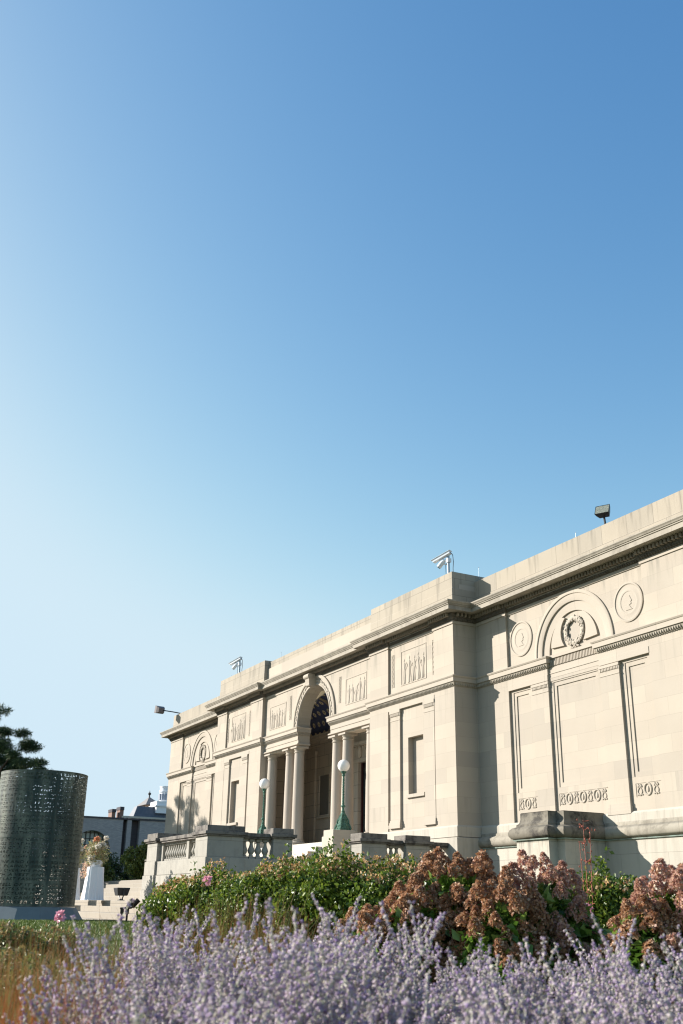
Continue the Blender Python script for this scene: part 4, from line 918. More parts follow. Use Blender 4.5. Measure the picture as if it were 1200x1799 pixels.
# hydrangeas
def panicle_mesh(name, mat, hgt=.15, r=.062, n=95):
    zz_ = RNG.random(n)**.85; rr_ = r*np.clip(1.05-zz_**1.7,0,1)*(.6+.5*RNG.random(n))+.008; an = RNG.uniform(0,2*math.pi,n)
    P = np.stack([rr_*np.cos(an), rr_*np.sin(an), zz_*hgt], -1); out = P*[1,1,.35]; out /= np.linalg.norm(out,axis=1,keepdims=True)+1e-6
    parts = []
    for k in range(4):
        a = an+k*math.pi/2; tdir = np.stack([-np.sin(an),np.cos(an),np.zeros(n)],-1); udir = np.cross(out, tdir)
        d_ = tdir*math.cos(k*math.pi/2)+udir*math.sin(k*math.pi/2)+out*.35
        parts.append(leaves(P, .027, .2, .9, d_, .12))
    V_, F_ = merge(parts); return npmesh(name, V_, F_, mat)
def hydrangea(px, py, D, rr_, n_heads, label, mat, seed, heads=None, nl=1500):
    n_heads = int(n_heads*.78)
    q = pix(px,py,D); g0 = gz(q.x,q.y); H = q.z-g0; o = thing('hydrangea_shrub', label, 'shrub', 'hydrangeas in front of the museum', (q.x,q.y,g0))
    P = shrub_points((0,0,H*.45), (rr_,rr_,H*.48), nl, 12, thick=.7); P = P[P[:,2] > .05]
    k_ = 300; dd_ = unit(k_); dd_[:,2] = dd_[:,2]*.6-.15; SP = np.array([0,0,H*.42])+dd_*np.array([rr_*1.03,rr_*1.03,H*.45]); SP = SP[SP[:,2] > .1]
    P = np.concatenate([P, SP]); V_, F_ = leaves(P, .115, .9, .55); npmesh('leaves', V_, F_, m_hleaf, o)
    stems((0,0,0), P, .009, 40).obj('stems', m_twig, o)
    ph0 = panicle_mesh('flower_head', mat); ph0.parent = o
    for i in range(n_heads):
        c_ = ph0 if i == 0 else ph0.copy()
        if i: COL.objects.link(c_); c_.parent = o
        fi = i*2.39996+RNG.uniform(-.3,.3); ct = 1-1.25*(i+.5)/n_heads; sn = math.sqrt(max(0,1-ct*ct))
        dx, dy, dz = math.cos(fi)*sn, math.sin(fi)*sn, ct
        rad = RNG.uniform(.80,1.08)
        c_.location = (dx*rr_*rad*1.0, dy*rr_*rad*1.0, H*.42+dz*(H*.58-.13)*rad)
        s_ = RNG.uniform(.7,1.2); c_.scale = (s_,s_,s_*RNG.uniform(.8,1.15))
        c_.rotation_euler = (RNG.uniform(-.3,.3)-dy*.55*(1.2-ct), RNG.uniform(-.3,.3)+dx*.55*(1.2-ct), RNG.uniform(0,6))
    return o
hydrangea(668,1572,9.3,.42,64,'low tan hydrangea leaning toward the rose hedge with large green leaves beneath',m_floret,1)
hydrangea(800,1482,9.7,.54,99,'tallest brown hydrangea under the pavilion corner with one reddish head on top',m_floret,2)
hydrangea(725,1530,9.5,.36,52,'tan hydrangea filling the gap between the lowest and the tallest ones',m_floret,7)
hydrangea(885,1530,9.1,.40,66,'rusty brown hydrangea of medium height beside the tallest one',m_floret,3)
hydrangea(952,1492,9.4,.40,70,'pinkish brown hydrangea reaching up to the statue pedestal',m_floret2,4)
hydrangea(1122,1562,8.6,.34,46,'short tan hydrangea with bright green leaves near the picture edge',m_floret,5,nl=2000)
hydrangea(1188,1498,8.8,.46,84,'pink hydrangea standing beneath the sunlit wing wall',m_floret2,6)

# Russian sage mass -------------------------------------------------------
def sage(name, plants, label):
    stV = []; stF = []; blP = []; nvv = 0; tubes = MB()
    Pst = []; Qst = []; Rst = []
    flP = []; flS = []
    for (x, y, g0, H, lean, ns) in plants:
        for k in range(ns):
            a = RNG.uniform(0,2*math.pi); sp = RNG.uniform(.05,.42)
            dirx, diry = math.cos(a)*sp+lean[0], math.sin(a)*sp+lean[1]
            hh = H*RNG.uniform(.72,1.10); bx, by = x+RNG.normal()*.10, y+RNG.normal()*.10
            T = np.linspace(0,1,9); cx_ = bx+dirx*hh*T**1.5; cy_ = by+diry*hh*T**1.5; cz_ = g0+hh*T*(1-.10*T)
            path = np.stack([cx_,cy_,cz_],-1); Pst.append(path[:-1]); Qst.append(path[1:]); Rst.append(np.linspace(.0042,.002,8))
            # main spike + side branches
            spikes = [(path, .52, 1.0)]
            for b_ in range(RNG.integers(7,12)):
                t0 = RNG.uniform(.35,.92); i_ = min(7,int(t0*8)); p0 = path[i_]+(path[i_+1]-path[i_])*(t0*8-i_)
                a2 = RNG.uniform(0,2*math.pi); L = RNG.uniform(.10,.27)*(1.3-t0*.6); dv = np.array([math.cos(a2)*.55+dirx*.5, math.sin(a2)*.55+diry*.5, .75])
                dv /= np.linalg.norm(dv); tt = np.linspace(0,1,4)[:,None]; bp = p0+dv*L*tt+np.array([0,0,.03])*tt**2
                Pst.append(bp[:-1]); Qst.append(bp[1:]); Rst.append(np.full(3,.0019)); spikes.append((bp,.12,.75))
            for pth, t_s, sc in spikes:
                seg = np.linalg.norm(np.diff(pth,axis=0),axis=1); cum = np.concatenate([[0],np.cumsum(seg)]); Ltot = cum[-1]
                nw = max(3,int(Ltot*(1-t_s)/.017)); ss = np.linspace(t_s,1,nw)*Ltot
                W_ = np.stack([np.interp(ss,cum,pth[:,j]) for j in range(3)],-1)
                for m_ in range(5):
                    flP.append(W_+RNG.normal(scale=.0052*sc,size=W_.shape)); 
    P = np.concatenate(flP); n = len(P)
    # small four-sided buds
    d = unit(n); s_ = np.cross(d, unit(n)); s_ /= np.linalg.norm(s_,axis=1,keepdims=True); u_ = np.cross(d,s_)
    L = RNG.uniform(.0045,.0105,n)[:,None]; w_ = L*.6
    V_ = np.stack([P-d*L*.6, P+s_*w_, P-s_*w_*.5+u_*w_*.87, P-s_*w_*.5-u_*w_*.87, P+d*L*1.1], 1).reshape(-1,3); i0 = np.arange(n)*5
    F_ = np.concatenate([np.stack(q_,-1) for q_ in ((i0,i0+2,i0+1),(i0,i0+3,i0+2),(i0,i0+1,i0+3),(i0+4,i0+1,i0+2),(i0+4,i0+2,i0+3),(i0+4,i0+3,i0+1))])
    o = npmesh(name, V_, F_, m_sage, None, label=label, cat='plants', kind='stuff')
    A = np.concatenate(Pst); B = np.concatenate(Qst); r_ = np.concatenate(Rst)[:,None]; d = B-A; d /= np.linalg.norm(d,axis=1,keepdims=True)
    s_ = np.cross(d, [0.3,0.5,.1]); s_ /= np.linalg.norm(s_,axis=1,keepdims=True); u_ = np.cross(d,s_); n = len(A)
    offs = [s_*r_, (-s_*.5+u_*.87)*r_, (-s_*.5-u_*.87)*r_]
    V_ = np.stack([A+q_ for q_ in offs]+[B+q_ for q_ in offs],1).reshape(-1,3); i0 = np.arange(n)*6
    F_ = np.concatenate([np.stack((i0+a_,i0+b2,i0+b2+3,i0+a_+3),-1) for a_,b2 in ((0,1),(1,2),(2,0))])
    npmesh('stems', V_, F_, m_sagest, o)
plants = []
for D in np.arange(2.0, 5.6, .30):
    for px in np.arange(-60, 1300, 118*3.4/D):
        pxx = px+RNG.uniform(-30,30); 
        q = pix(pxx, 1700, D); g0 = gz(q.x,q.y)
        # upper silhouette of the mass in the planting plan, as height above eye at this bearing
        tops = np.interp(pxx, [-60,40,90,170,230,330,420,520,640,760,900,1000,1100,1260],[1799,1799,1775,1725,1655,1600,1700,1615,1665,1690,1720,1705,1705,1640])
        if pxx < 90: continue
        if pxx < 190 and D > 2.5: continue
        if pxx < 220 and D > 3.4: continue
        T_ = pix(pxx, tops, D).z - g0
        T_ = min(T_, 1.06)*RNG.uniform(.72,1.10) if D > 3.0 else min(T_, .84)*RNG.uniform(.8,1)
        if T_ < .3: continue
        plants.append((q.x, q.y, g0, T_, (RNG.normal()*.10-.05, RNG.normal()*.10), 9))
for px_, D_, zt_ in ((335,3.6,1585),(345,3.9,1600),(490,3.8,1605),(575,4.0,1560),(560,3.7,1590),(600,4.1,1585),(640,3.9,1610),(720,3.8,1625),(985,3.8,1625),(1010,3.6,1640),(1090,3.9,1605),(1140,3.5,1625),(1190,3.6,1610),(1185,3.0,1660),(800,3.9,1640)):
    q = pix(px_, 1700, D_); g0 = gz(q.x,q.y); plants.append((q.x, q.y, g0, pix(px_,zt_,D_).z-g0, (RNG.normal()*.16, RNG.normal()*.16), 3))
sage('russian_sage', plants, 'mass of pale lavender Russian sage spikes filling the near flower bed')

# ornamental grasses and low plants --------------------------------------
def blades(n, spread, H, w_, curl, mat, name, loc, label, group, parent=None, cat='grass'):
    bx = RNG.normal(scale=spread,size=(n,2)); a = RNG.uniform(0,2*math.pi,n); l_ = np.abs(RNG.normal(scale=curl,size=n))
    hh = H*RNG.uniform(.55,1.1,n); K = 5; T = np.linspace(0,1,K)
    px_ = bx[:,0,None]+np.cos(a)[:,None]*l_[:,None]*hh[:,None]*T**2; py_ = bx[:,1,None]+np.sin(a)[:,None]*l_[:,None]*hh[:,None]*T**2; pz_ = hh[:,None]*(T-.18*l_[:,None]*T**3)
    ww = w_*(1-T*.85); sx_, sy_ = -np.sin(a+.6), np.cos(a+.6)
    Vl = np.stack([px_+sx_[:,None]*ww, py_+sy_[:,None]*ww, pz_],-1); Vr = np.stack([px_-sx_[:,None]*ww, py_-sy_[:,None]*ww, pz_],-1)
    V_ = np.stack([Vl,Vr],2).reshape(-1,3); base = (np.arange(n)*K*2)[:,None]+np.arange(K-1)[None]*2; base = base.ravel()
    F_ = np.stack([base,base+1,base+3,base+2],-1)
    o = npmesh(name, V_, F_, mat, parent, label=label, cat=cat, group=group); o.location = loc; return o
gl = [(325,1600,7.0,m_grassr,'reddish ornamental grass tuft below the low end of the rose hedge'),(420,1570,7.4,m_grassr,'tall russet ornamental grass in front of the rose hedge'),(470,1600,7.8,m_grassr,'thin russet grass tuft beside the taller russet one'),
      (165,1655,5.0,m_grassr,'yellow green and russet grass clump behind the sage spikes'),(100,1672,4.4,m_grassr,'russet brown grass clump near the corner of the picture'),(235,1640,5.8,m_grassr,'russet grass clump between lawn and sage'),
      (15,1725,3.3,m_grassred,'scarlet ornamental grass in the bottom corner of the bed'),(30,1655,5.4,m_grassr,'brown grass tuft under the leafy low shrubs'),(130,1650,6.6,m_grassr,'low brown grass tuft in front of the lawn'),(45,1690,3.9,m_grassr,'wispy green and russet grass above the scarlet one')]
for px, py, D, mt, lb in gl:
    q = pix(px,py,D); g0 = gz(q.x,q.y); blades(800, .17, (q.z-g0), .0028, .42, mt, 'ornamental_grass', (q.x,q.y,g0), lb, 'ornamental grass clumps')
m_brleaf = leafmat('browning_leaves', [(.08,.12,.03),(.15,.20,.04),(.26,.20,.08),(.20,.12,.05),(.38,.28,.12),(.12,.18,.04)], .5, .3)
for px, py, D, rr_, lb in ((25,1600,8.0,.44,'browning leafy low shrub in front of the sculpture base'),(100,1614,8.2,.32,'small green and brown low shrub beside a pink bloom'),(60,1652,6.4,.38,'low leafy plant with yellowing leaves on the flower bed edge'),(175,1665,8.5,.28,'tiny low shrub at the edge of the lawn')):
    q = pix(px,py,D); g0 = gz(q.x,q.y); H = q.z-g0; o = thing('low_shrub', lb, 'shrub', 'browning low shrubs', (q.x,q.y,g0))
    P = shrub_points((0,0,H*.45),(rr_,rr_,H*.58),7000,12); P = P[(P[:,2] > .02)&(P[:,2] < H*1.04)]; V_, F_ = leaves(P,.04,.5,.6); npmesh('leaves',V_,F_,m_brleaf,o); stems((0,0,0),P,.005,20).obj('stems', m_twig, o)
q = pix(105,1609,8.0); C_ = np.array(q[:]); dd = unit(40); V_, F_ = leaves(C_+dd*.014, .036, .2, .9, dd); o = npmesh('pink_rose', V_, F_, m_pink, None, label='single pink rose in front of the sculpture base', cat='flower')
# lawn blades
pts = RNG.uniform([10,-14.6],[22.5,-9.6],size=(60000,2)); 
dloc = (pts[:,0]-CAMX)*h.x+(pts[:,1]-CAMY)*h.y; lat = (pts[:,0]-CAMX)*rt.x+(pts[:,1]-CAMY)*rt.y; tt = lat/dloc
ok = (tt < -.10)&(tt > -.42)&((pts[:,1] < -10.45)|(pts[:,0] > 11.2))&(np.hypot(pts[:,0]-CX,pts[:,1]-CY) > CR+.3); pts = pts[ok]
Pg = np.column_stack([pts, ground_z(pts[:,0],pts[:,1])-.005]); dd = unit(len(Pg))*.35; dd[:,2] = 1
V_, F_ = leaves(Pg, .055, .0, .12, dd)
npmesh('lawn_grass', V_, F_, leafmat('grass_blades', [(.07,.12,.02),(.11,.17,.035),(.16,.20,.05),(.09,.13,.03)], .5, .3), None, label='sunlit mown lawn at the foot of the steps', cat='grass', kind='stuff')

# ---------------------------------------------------------------- flower pedestals
m_cloth = plain('white_fabric', (.78,.78,.80), .8)
fl_leaf = leafmat('bouquet_greens', [(.20,.24,.09),(.32,.34,.15),(.42,.36,.18),(.55,.42,.28)], .6, .3)
fl_white = leafmat('white_blooms', [(.8,.76,.68),(.75,.68,.58)], .6, .3); fl_peach = leafmat('peach_blooms', [(.80,.42,.25),(.75,.38,.22)], .6, .3); fl_yel = leafmat('cream_blooms', [(.72,.6,.42),(.7,.45,.38),(.6,.42,.2)], .6, .3)
def draped(px, pyb, pyt, D, w_, label, l2):
    b_ = pix(px,pyb,D); tz = pix(px,pyt,D).z; o = thing('draped_pedestal', label, 'pedestal', 'draped pedestals on the steps', (b_.x,b_.y,.072)); H = tz-.072
    n = 96; v = []; f = []
    for j, zf in enumerate((0,.03,.25,.5,.75,.97,1.0)):
        for k in range(n):
            a = 2*math.pi*k/n; sq = 1/max(abs(math.cos(a)),abs(math.sin(a))); sq = min(sq,1.22)
            r_ = w_/2*sq*(1+.30*(1-zf)**1.2) + .012*(1-zf*.7)*math.sin(a*15+zf*1.5)*math.cos(a*4)+.008*math.sin(a*37)*(1-zf)
            if j == 0: r_ *= 1.05
            v.append((r_*math.cos(a), r_*math.sin(a), zf*H))
    for j in range(6):
        for k in range(n): f.append((j*n+k,j*n+(k+1)%n,(j+1)*n+(k+1)%n,(j+1)*n+k))
    f.append(tuple(6*n+k for k in range(n)))
    mb = MB(); mb.add(v,f); mb.obj('white_drape', m_cloth, o, smooth=True)
    MB().box(-w_*.4,w_*.4,-w_*.4,w_*.4,.0,H*.96).obj('plinth_box', m_cloth, o)
    # arrangement rests on top
    z0 = .072+H; fo = thing('flower_arrangement', l2, 'flowers', 'flower arrangements on draped pedestals', (b_.x,b_.y,z0)); fo.scale = (1.3,1.3,1.2)
    MB().lathe(0,0,[(.09,0.0),(.13,.06),(.14,.14),(.12,.145)],14).obj('bowl', m_white, fo)
    P = np.array([0,0,.30])+unit(1500)*np.array([.27,.27,.33])*(RNG.random(1500)**.5)[:,None]; P = P[P[:,2] > .03]
    V_, F_ = leaves(P,.055,.3,.4); npmesh('greenery',V_,F_,fl_leaf,fo)
    dro = np.array([-.12,-.16,.10])+np.stack([RNG.normal(scale=.05,size=300),RNG.normal(scale=.05,size=300),-RNG.random(300)*.32],-1); V_,F_ = leaves(dro,.05,.3,.4); npmesh('trailing_greens',V_,F_,fl_yel,fo,kind='stuff')
    spots = [((.08,-.12,.16),.10,fl_white),((.12,.06,.44),.11,fl_white),((-.06,-.10,.36),.09,fl_white),((-.02,-.02,.58),.085,fl_peach),((.14,-.02,.30),.07,fl_yel),((-.18,-.12,.30),.07,fl_yel),((-.10,.02,.46),.08,fl_white),((-.2,-.05,.18),.07,fl_yel),((.10,.14,.62),.06,fl_white),((.22,-.05,.42),.07,fl_white),((-.16,-.2,.42),.05,fl_yel)]
    for c_, r_, mt in spots:
        dd = unit(70); dd[:,2] = dd[:,2]*.8+.1; V_,F_ = leaves(np.array(c_)+dd*r_*.35, r_*.75, .2, .95, dd); npmesh('bloom',V_,F_,mt,fo)
draped(163,1574,1523,29.2,.40,'white draped pedestal on the step landing, standing clear of the sculpture','lush white and peach flower arrangement on the fully visible pedestal')
draped(121,1576,1525,30.5,.42,'white draped pedestal half hidden behind the bronze cylinder','flower arrangement mostly hidden behind the bronze cylinder')

# black pot-like floodlight and twin bronze spots on the lawn
q = pix(213,1574,28.4); o = thing('ground_floodlight', 'black rectangular floodlight sitting on the lower step landing', 'floodlight', None, (q.x,q.y,.072)); o.scale = (1.3,)*3
zc_ = .15
mb = MB(); mb.frustum(0,0,zc_-.06,zc_+.09,.11,.10,.15,.135); hd = mb.obj('lamp_head', m_black, o, bevel=.01); 
mb = MB(); mb.tube([(-.155,0,zc_+.09),(-.165,0,zc_-.05),(-.07,0,zc_-.13),(.07,0,zc_-.13),(.165,0,zc_-.05),(.155,0,zc_+.09)],.013,6); mb.box(-.05,.05,-.03,.03,zc_-.16,zc_-.12); mb.box(-.09,.09,-.05,.05,0,.012); mb.obj('bracket', m_black, o)
for kk, (px, lb) in enumerate(((215,'brown twin-mount spotlight on a lawn post, aimed up'),(224,'second brown spotlight on a lawn post, tight beside the twin-mount one'))):
    q = pix(px,1596,23.0+kk*.2); g0 = gz(q.x,q.y); o = thing('garden_spotlight', lb, 'spotlight', 'brown spotlights on the lawn', (q.x,q.y,g0)); o.scale = (1.35,)*3; z_ = (q.z-g0)/1.35
    MB().tube([(0,0,-.05),(0,0,z_)],.017,8).tube([(0,0,z_-.08),(0,0,z_)],.03,8).obj('post', m_dkbrown, o)
    mb = MB(); a_ = Vector((.0,.0,z_)); rr0 = Vector((rt.x,rt.y,0)); mb.tube([a_-rr0*.035, a_+rr0*.06+Vector((0,0,.01)), a_+rr0*.09+Vector((0,0,.03))],.014,8); mb.obj('arm', m_dkbrown, o)
    mb = MB(); b1 = a_+rr0*.08+Vector((0,0,.02)); mb.tube([b1, b1+rr0*.05+Vector((0,0,.07)), b1+rr0*.085+Vector((0,0,.11))],[.03,.036,.04],12); mb.obj('lamp_head', m_dkbrown, o)

# ---------------------------------------------------------------- trees
def tree(name, loc, H, crown_c, crown_r, label, mat, n=9000, leaf=.12, clumps=60, trunk_r=.25, flat=.35, seed=1, cat='tree', group=None, needle=False):
    rs = np.random.default_rng(seed); o = thing(name, label, cat, group, loc)
    cc = np.array(crown_c)+ (lambda u_: u_/np.linalg.norm(u_,axis=1,keepdims=True))(rs.normal(size=(clumps,3)))*np.array(crown_r)*(rs.random(clumps)**.45)[:,None]
    mb = MB(); mb.tube([(0,0,-.3),(0.1,0.05,H*.35),(-.05,.1,H*.7),(0,0,H*.95)],[trunk_r*1.2,trunk_r,trunk_r*.6,trunk_r*.15],10); mb.obj('trunk', m_bark, o, smooth=True)
    mb = MB()
    for c_ in cc[:min(clumps,46)]:
        z0 = max(H*.25, c_[2]-abs(c_[0])*.3-abs(c_[1])*.3-.4); z0 = min(z0,H*.9); st_ = Vector((0,0,z0)); e_ = Vector(c_); m_ = st_.lerp(e_,.5)+Vector((0,0,.15)); mb.tube([st_,m_,e_],[trunk_r*.28,trunk_r*.16,.02],6)
    mb.obj('limbs', m_bark, o)
    k = rs.integers(0,clumps,n); cr = rs.uniform(.45,.95,clumps)*min(crown_r)*.42
    d_ = rs.normal(size=(n,3)); d_ /= np.linalg.norm(d_,axis=1,keepdims=True); P = cc[k]+d_*(cr[k]*(rs.random(n)**.4))[:,None]*np.array([1,1,flat])
    if needle:
        P5 = np.repeat(P,4,0); V_,F_ = leaves(P5, leaf, .1, .10)
    else: V_,F_ = leaves(P, leaf, .5, .6)
    npmesh('crown', V_, F_, mat, o); return o
def px_loc(px, D): q = pix(px,1590,D); return (q.x,q.y,gz(q.x,q.y))
def pine(loc, label, seed, rel, rad, n, H, clumps=70):
    return tree('pine_tree', loc, H, rel, rad, label, m_pine, n=n, leaf=.20, clumps=clumps, trunk_r=.28, flat=.42, seed=seed, needle=True, group='pines behind the sculpture')
L_ = px_loc(-135,56); pine(L_, 'dark pine with spreading boughs entering above the bronze cylinder', 3, (0,0,8.5), (4.8,4.8,2.1), 16000, 10.2, 95)
L_ = px_loc(-45,50); pine(L_, 'lower dark pine whose boughs brush the cylinder rim', 8, (.3,.3,6.3), (2.5,2.5,1.5), 7000, 7.6, 40)
# trees and shrubs behind the terrace
for px, D, H, r_, mt, lb, sd_ in ((150,52,3.0,1.7,m_dkleaf,'dark evergreen shrub behind the flower pedestal',11),(178,54,3.6,1.5,m_dkleaf,'dark bushy evergreen before the recessed brick pilasters',12),(215,55,2.6,1.6,m_dkleaf,'low dark evergreen beyond the stair opening',13),
      (243,50,3.9,1.1,m_ltleaf,'yellow green small tree rising beside the end pier',14),(100,56,3.4,2.2,m_dkleaf,'dark evergreen shrub seen through the bronze cylinder lettering',15),(20,58,3.5,2.6,m_dkleaf,'broad dark shrub under the pines',16),(262,56,2.6,1.2,m_dkleaf,'dark shrub mostly hidden by the end pier',17),(160,50,3.7,.9,m_ltleaf,'thin light green sapling crossing the arched window',18)):
    L_ = px_loc(px,D); tree('evergreen_shrub' if mt is m_dkleaf else 'small_tree', L_, H*.7, (0,0,H*.42), (r_*.85,r_*.85,H*.36), lb, mt, n=9000, leaf=.13, clumps=40, trunk_r=.06, flat=1.0, seed=sd_, cat='shrub' if mt is m_dkleaf else 'tree', group='greenery behind the terrace')

# ---------------------------------------------------------------- brick annex far behind
ann = thing('brick_annex', 'low grey brick annex with large arched windows and projecting pilasters', 'building')
XB = -55.0
m_brick = stone('grey_brick', (.33,.32,.335), blocks=(.24,.08), var=.18, grime=.4, mortar=.008, mdark=.8)
m_dbrick = stone('dark_brick', (.075,.07,.08), blocks=(.24,.08), var=.15, grime=.3, mortar=.008, mdark=.9)
class YZ(MB): pass
def annex_y(px): # y on the plane X=XB for a bearing
    q = pix(px,1590,1.0); d = q-Vector((CAMX,CAMY,0)); return CAMY + d.y*(XB-CAMX)/d.x
def annex_z(px,py): 
    d = fwd*FPX + r2*(px-600) - u2*(py-899.5); return d.z*(XB-CAMX)/d.x
ZTOP = annex_z(200,1439); 
def arch_yz(yc, r_, zsp, y0, y1, z0, z1):
    mb = MB(); mb.archwall(y0, y1, z0, z1, yc, zsp, r_, 0, .9, 28)
    # rotate: builder x -> world y, builder y (depth) -> world -x
    mb.v = [(XB - y_, x_, z_) for x_, y_, z_ in mb.v]; return mb
ya1 = annex_y(150); ra1 = annex_y(184.5)-ya1; za1 = annex_z(150,1458)-ra1
ya2 = annex_y(272); yp0, yp1, yp2, yp3 = annex_y(203.5), annex_y(211), annex_y(219), annex_y(234)
GZ = -.6
for yc, y0, y1 in ((ya1, ya1-9, yp0), (ya2, yp3, ya2+14)):
    mb = arch_yz(yc, ra1, za1, y0, y1, GZ, ZTOP); mb.f = [f[::-1] for f in mb.f]; mb.obj('brick_wall', m_brick, ann)
    win = MB(); v = [(XB-.75, yc+ra1*1.02*math.cos(q_), za1+ra1*1.02*math.sin(q_)) for q_ in np.linspace(0,math.pi,29)] + [(XB-.75,yc-ra1,GZ),(XB-.75,yc+ra1,GZ)]
    win.add(v, [tuple(range(len(v)))]); wo = win.obj('arched_window', plain('sky_tinted_glass', (.20,.30,.32), .25, .0, .9), ann)  # pale sky reflection put into the glass as a diffuse teal colour
    mu = MB()
    for k in range(-4,5):
        yy_ = yc+k*ra1/4.5; hgt_ = math.sqrt(max(0,ra1**2-(yy_-yc)**2)); mu.box(XB-.76,XB-.68,yy_-.035,yy_+.035,GZ,za1+hgt_)
    for k in range(9):
        zc2 = za1+ra1*.9-k*ra1/3.4
        if zc2 < GZ: break
        hw_ = ra1 if zc2 < za1 else math.sqrt(max(0,ra1**2-(zc2-za1)**2)); mu.box(XB-.77,XB-.67,yc-hw_,yc+hw_,zc2-.03,zc2+.03)
    mu.obj('mullions', m_black, wo)
mb = MB(); mb.box(XB-.95, XB-.55, yp0, yp1, GZ, ZTOP-.02); mb.box(XB-.95,XB-.55,yp2,yp3,GZ,ZTOP-.02); mb.obj('recess', m_dbrick, ann)
mb = MB(); mb.box(XB-.9, XB+.02, yp1, yp2, GZ, ZTOP-.01); mb.obj('pilaster', m_brick, ann)
mb = MB(); mb.box(XB-10, XB-.9, ya1-9, ya2+14, GZ, ZTOP-.3); mb.box(XB-1.1,XB+.06,ya1-9,ya2+14,ZTOP,ZTOP+.14); mb.obj('coping', m_dbrick, ann)

# older building with roofs, cupola, chimneys beyond the annex
XC = -85.0
def far(px,py,X=XC):
    d = fwd*FPX + r2*(px-600) - u2*(py-899.5); k = (X-CAMX)/d.x; return CAMY+d.y*k, d.z*k
old = thing('campus_hall', 'older hall with slate roofs, small tower roof, white cupola and brick chimneys', 'building')
y0, zt = far(215,1433); y1, _ = far(330,1433); _, zb = far(215,1445); m_pale = plain('pale_stone', (.42,.40,.36), .8)
mb = MB(); mb.box(XC-12, XC, y0, y1, -.6, zb); mb.obj('wall', m_brick, old)
mb = MB(); mb.box(XC-.3,XC+.1,y0,y1,zt-.2,zt); mb.box(XC-.3,XC+.1,y0,y1,zb,zb+.25)
k_ = y0
while k_ < y1: mb.box(XC-.15,XC,k_,k_+.22,zb+.25,zt-.2); k_ += .5
mb.obj('roof_balustrade', m_pale, old)
def hip(ya, yb, z0, z1, yr0, yr1, X0, X1, name, mat):
    xm = (X0+X1)/2; mb = MB(); mb.add([(X0,ya,z0),(X1,ya,z0),(X1,yb,z0),(X0,yb,z0),(xm,yr0,z1),(xm,yr1,z1)],[(0,1,4),(1,2,5,4),(2,3,5),(3,0,4,5),(3,2,1,0)]); return mb.obj(name, mat, old)
m_slate = plain('slate', (.085,.10,.13), .6, noise=.5, nscale=3, col2=(.05,.06,.08)); m_slate2 = plain('brown_slate', (.16,.15,.15), .7)
def depthX(px, y):
    d = fwd*FPX + r2*(px-600) - u2*(1430-899.5); return CAMX + (y-CAMY)*d.x/d.y
def blk(mb, pl, pc, pr_, z0, z1, X=XC):     # box from its far-left edge, near corner and right edge bearings
    yA = far(pc,1430,X)[0]; yB = far(pr_,1430,X)[0]; X0 = depthX(pl, yA); mb.box(X0, X, yA, yB, z0, z1); return X0, yA, yB
def roof(pl, pc, pr_, z0, z1, k, X, name, mat):
    yA = far(pc,1430,X)[0]; yB = far(pr_,1430,X)[0]; X0 = depthX(pl, yA); mx, my = (X0+X)/2, (yA+yB)/2
    mb = MB(); mb.frustum(mx, my, z0, z1, (X-X0)/2, (yB-yA)/2, (X-X0)/2*k, max(.05,(yB-yA)/2-(X-X0)/2*(1-k))); return mb.obj(name, mat, old)
zr = far(260,1419,XC-3)[1]
roof(222, 233, 345, zt-.3, zr, .45, XC-1.0, 'mansard_roof', m_slate)
mb = MB(); zt0, zt1 = far(250,1420,XC-5)[1], far(250,1413,XC-5)[1]; blk(mb, 243, 256, 275, zt0-1, zt1+.1, XC-5.3); mb.obj('tower_wall', plain('tan_brick', (.30,.2,.13), .8), old)
zp = far(264.5,1399.5,XC-6)[1]; ro = roof(237.5, 255, 283, zt1, zp, .02, XC-4.6, 'tower_roof', m_slate2)
ym = sum(v.co.y for v in ro.data.vertices)/8; xm = sum(v.co.x for v in ro.data.vertices)/8
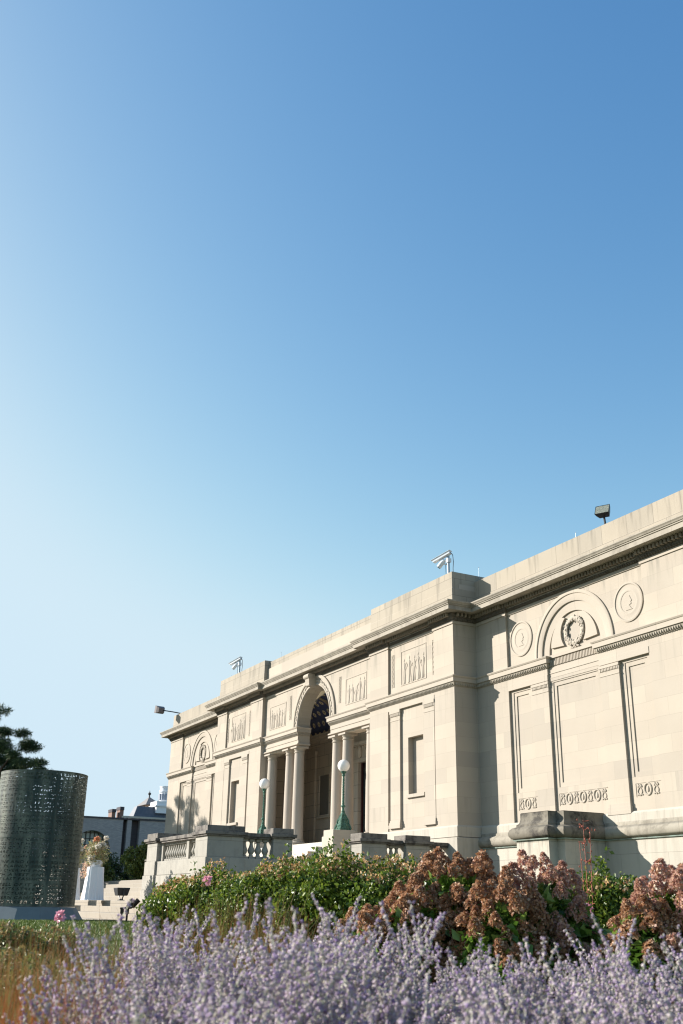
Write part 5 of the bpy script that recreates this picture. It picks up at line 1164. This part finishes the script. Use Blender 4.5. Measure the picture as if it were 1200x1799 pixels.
_, zf2 = far(264.5,1388,XC-6); mb = MB(); mb.lathe(xm,ym,[(.12,zp-.3),(.08,zp+.2),(.2,zp+.35),(.2,zp+.45),(.06,zp+.55),(.03,zf2)],8); mb.obj('finial', m_black, ro)
z0_ = far(270,1428,XC-1)[1]; z1_ = far(274,1407,XC-1)[1]
mb = MB(); X0, yA, yB = blk(mb, 263, 274, 340, z0_, z1_, XC-1); mb.box(X0-.15, XC-.85, yA-.15, yB, z0_+(z1_-z0_)*.55, z0_+(z1_-z0_)*.68); mb.obj('white_base', m_white, old)
yc_ = far(292,1400,XC-3)[0]; rc = yc_-far(279.5,1400,XC-3)[0]; zc0 = z1_-.1; zc1 = far(290,1382,XC-3)[1]
cu = MB(); hh_ = zc1-zc0; cu.lathe(XC-3,yc_,[(rc,zc0),(rc,zc0+.1*hh_),(rc*.9,zc0+.11*hh_),(rc*.9,zc0+.62*hh_),(rc*.98,zc0+.65*hh_),(rc,zc0+.74*hh_),(rc*.9,zc0+.78*hh_),(rc*.9,zc0+.93*hh_),(rc*.96,zc0+.95*hh_),(rc*.96,zc1)],24); cuo = cu.obj('cupola', m_white, old, smooth=True)
mb = MB()
for k in range(14):
    a = 2*math.pi*k/14; mb.box(XC-3+rc*.9*math.cos(a)-.12,XC-3+rc*.9*math.cos(a)+.12,yc_+rc*.9*math.sin(a)-.12,yc_+rc*.9*math.sin(a)+.12,zc0+.2*hh_,zc0+.56*hh_)
mb.obj('louvre', plain('louvre_grey', (.25,.28,.33), .7), cuo)  # plain blue-grey louvre blocks around the white drum
m_redb = plain('red_brick', (.22,.13,.10), .85)
for pl_, pc_, pr_, py_ in ((190.5,196.5,203,1420.5),(204.5,210.5,217,1416.5)):
    zc_ = far(pc_,py_)[1]; mb = MB(); blk(mb, pl_, pc_, pr_, -.5, zc_-.35, XC-.5); ch = mb.obj('chimney', m_redb, old)
    mb = MB(); blk(mb, pl_-.8, pc_, pr_+.8, zc_-.35, zc_, XC-.35); mb.obj('chimney_cap', m_dbrick, ch)
